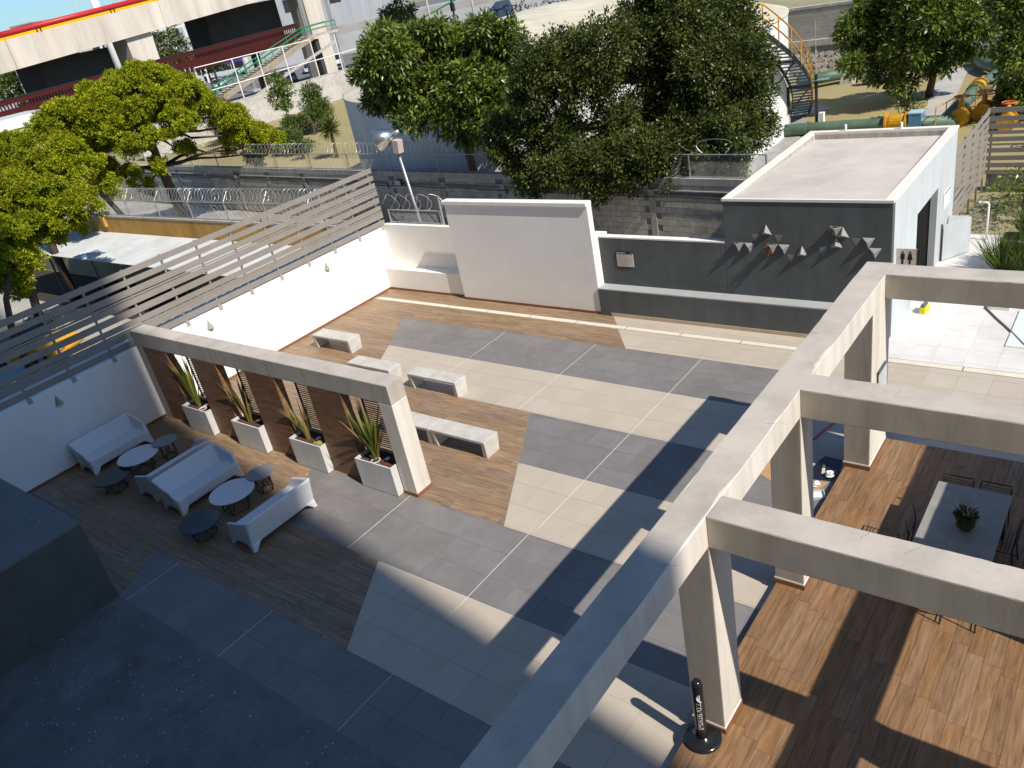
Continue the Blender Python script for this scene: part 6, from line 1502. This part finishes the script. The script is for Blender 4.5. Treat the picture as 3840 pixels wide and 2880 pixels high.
far_tree('green tree seen under the far left end of viaduct', -122, 50, 9, 3.5, LF_SHR)
far_tree('tree seen behind the thick pale pole at far left', -126, 46, 9, 3.5)
far_tree('tree at the left edge under the viaduct', -121, 41, 9, 3.2, LF_FAR)
far_tree('feathery green tree right of the viaduct pier', -92, 92.5, 6.6, 3.0, LF_SHR)
# far frontage right of the pier: wall with graffiti, kerbs
gw = empty('graffiti_wall', (-110, 125, 0), math.radians(38), 'pale roadside wall covered in black graffiti scrawls', 'wall')
MB().box(-40, 40, 0, .3, 0, 3.6).build('wall', mat('roadside_wall', (0.42, 0.42, 0.42), 0.9, 0.15, 0.3), gw)
sc_ = MB()
for k in range(30):
    x = -18 + k * 1.5; pts = [(x + random.uniform(-.9, .9), -0.03, random.uniform(.4, 3.0)) for _ in range(7)]
    q = []
    for i in range(len(pts) - 1):
        for t in (0, .33, .66): q.append(Vector(pts[i]).lerp(Vector(pts[i + 1]), t) + Vector((math.sin(i * 5 + t * 6) * .3, 0, math.cos(i * 3 + t * 5) * .3)))
    sc_.tube(q, 0.05, 4)
sc_.build('graffiti', INK, gw)
MB().box(-40, 40, 2, 14, 0, 5).build('rear_building', mat('far_render', (0.38, 0.36, 0.34), 0.9, 0.15, 0.2), gw)
tl = empty('traffic_light', (-85.3, 98, 0), 0, 'traffic signal mast reaching over the street behind the trees', 'traffic light')
MB().tube([(0, 0, 0), (0, 0, 7)], 0.15, 8).build('mast', BLACK, tl); MB().tube([(-3.5, -4, 4.5), (0.5, 0.6, 6.2), (3, 4, 7)], 0.12, 8).build('arm', GREENR, tl); MB().box(-.25, .25, -.25, .25, 4.7, 5.8).build('signal_head', BLACK, tl)
# people by the kerb, tiny
def person(label, loc, shirt, h=1.7):
    r = empty('person', loc, 0.4, label, 'person')
    mb = MB().lathe([(0.10, 0.02), (0.12, 0.1), (0.13, 0.45 * h), (0.17, 0.52 * h), (0.19, 0.72 * h), (0.21, 0.80 * h), (0.07, 0.845 * h), (0.065, 0.87 * h), (0.10, 0.92 * h), (0.10, 0.96 * h), (0.03, h)], 12)
    for s in (-1, 1): mb.tube([(s * .21, 0, .8 * h), (s * .26, .03, .62 * h), (s * .24, .1, .45 * h)], [.055, .045, .035], 6)
    mb.build('body', shirt, r, True)
person('person in dark clothes standing by the traffic signal', (-86.5, 97.2, 0), INK)
person('person in blue shirt beside the person in dark clothes', (-86.0, 97.8, 0), mat('blue_shirt', (0.08, 0.14, 0.45), 0.8, 0.05, 3))
# skyline
for i, (x, y, w, h, c, lab) in enumerate(((-366, 165, 9, 17, (0.55, 0.36, 0.28), 'salmon apartment block on the skyline'), (-372, 156, 10, 15, (0.5, 0.5, 0.5), 'grey block left of the salmon apartments'), (-380, 146, 12, 13.5, (0.5, 0.42, 0.38), 'low pinkish block at the left end of skyline'), (-340, 120, 14, 9, (0.4, 0.4, 0.4), 'low grey warehouse beneath the skyline'))):
    s_ = empty('skyline_block', (x, y, 0), 0.4, lab, 'building', 'skyline buildings')
    MB().box(-6, 6, -w / 2, w / 2, 0, h + 7).build('wall', mat('sky_' + str(i), c, 0.9, 0.05, 0.1), s_)
    for k in range(3):
        for j in range(3): MB().box(6.0, 6.05, -w / 2 + .8 + k * w / 3.3, -w / 2 + 2.2 + k * w / 3.3, h + 5 - j * 3 - 1.4, h + 5 - j * 3).build('window', GLASS, s_)
    MB().box(-6.2, 6.2, -w / 2 - .2, w / 2 + .2, h + 7, h + 7.4).build('roof', CONC, s_)
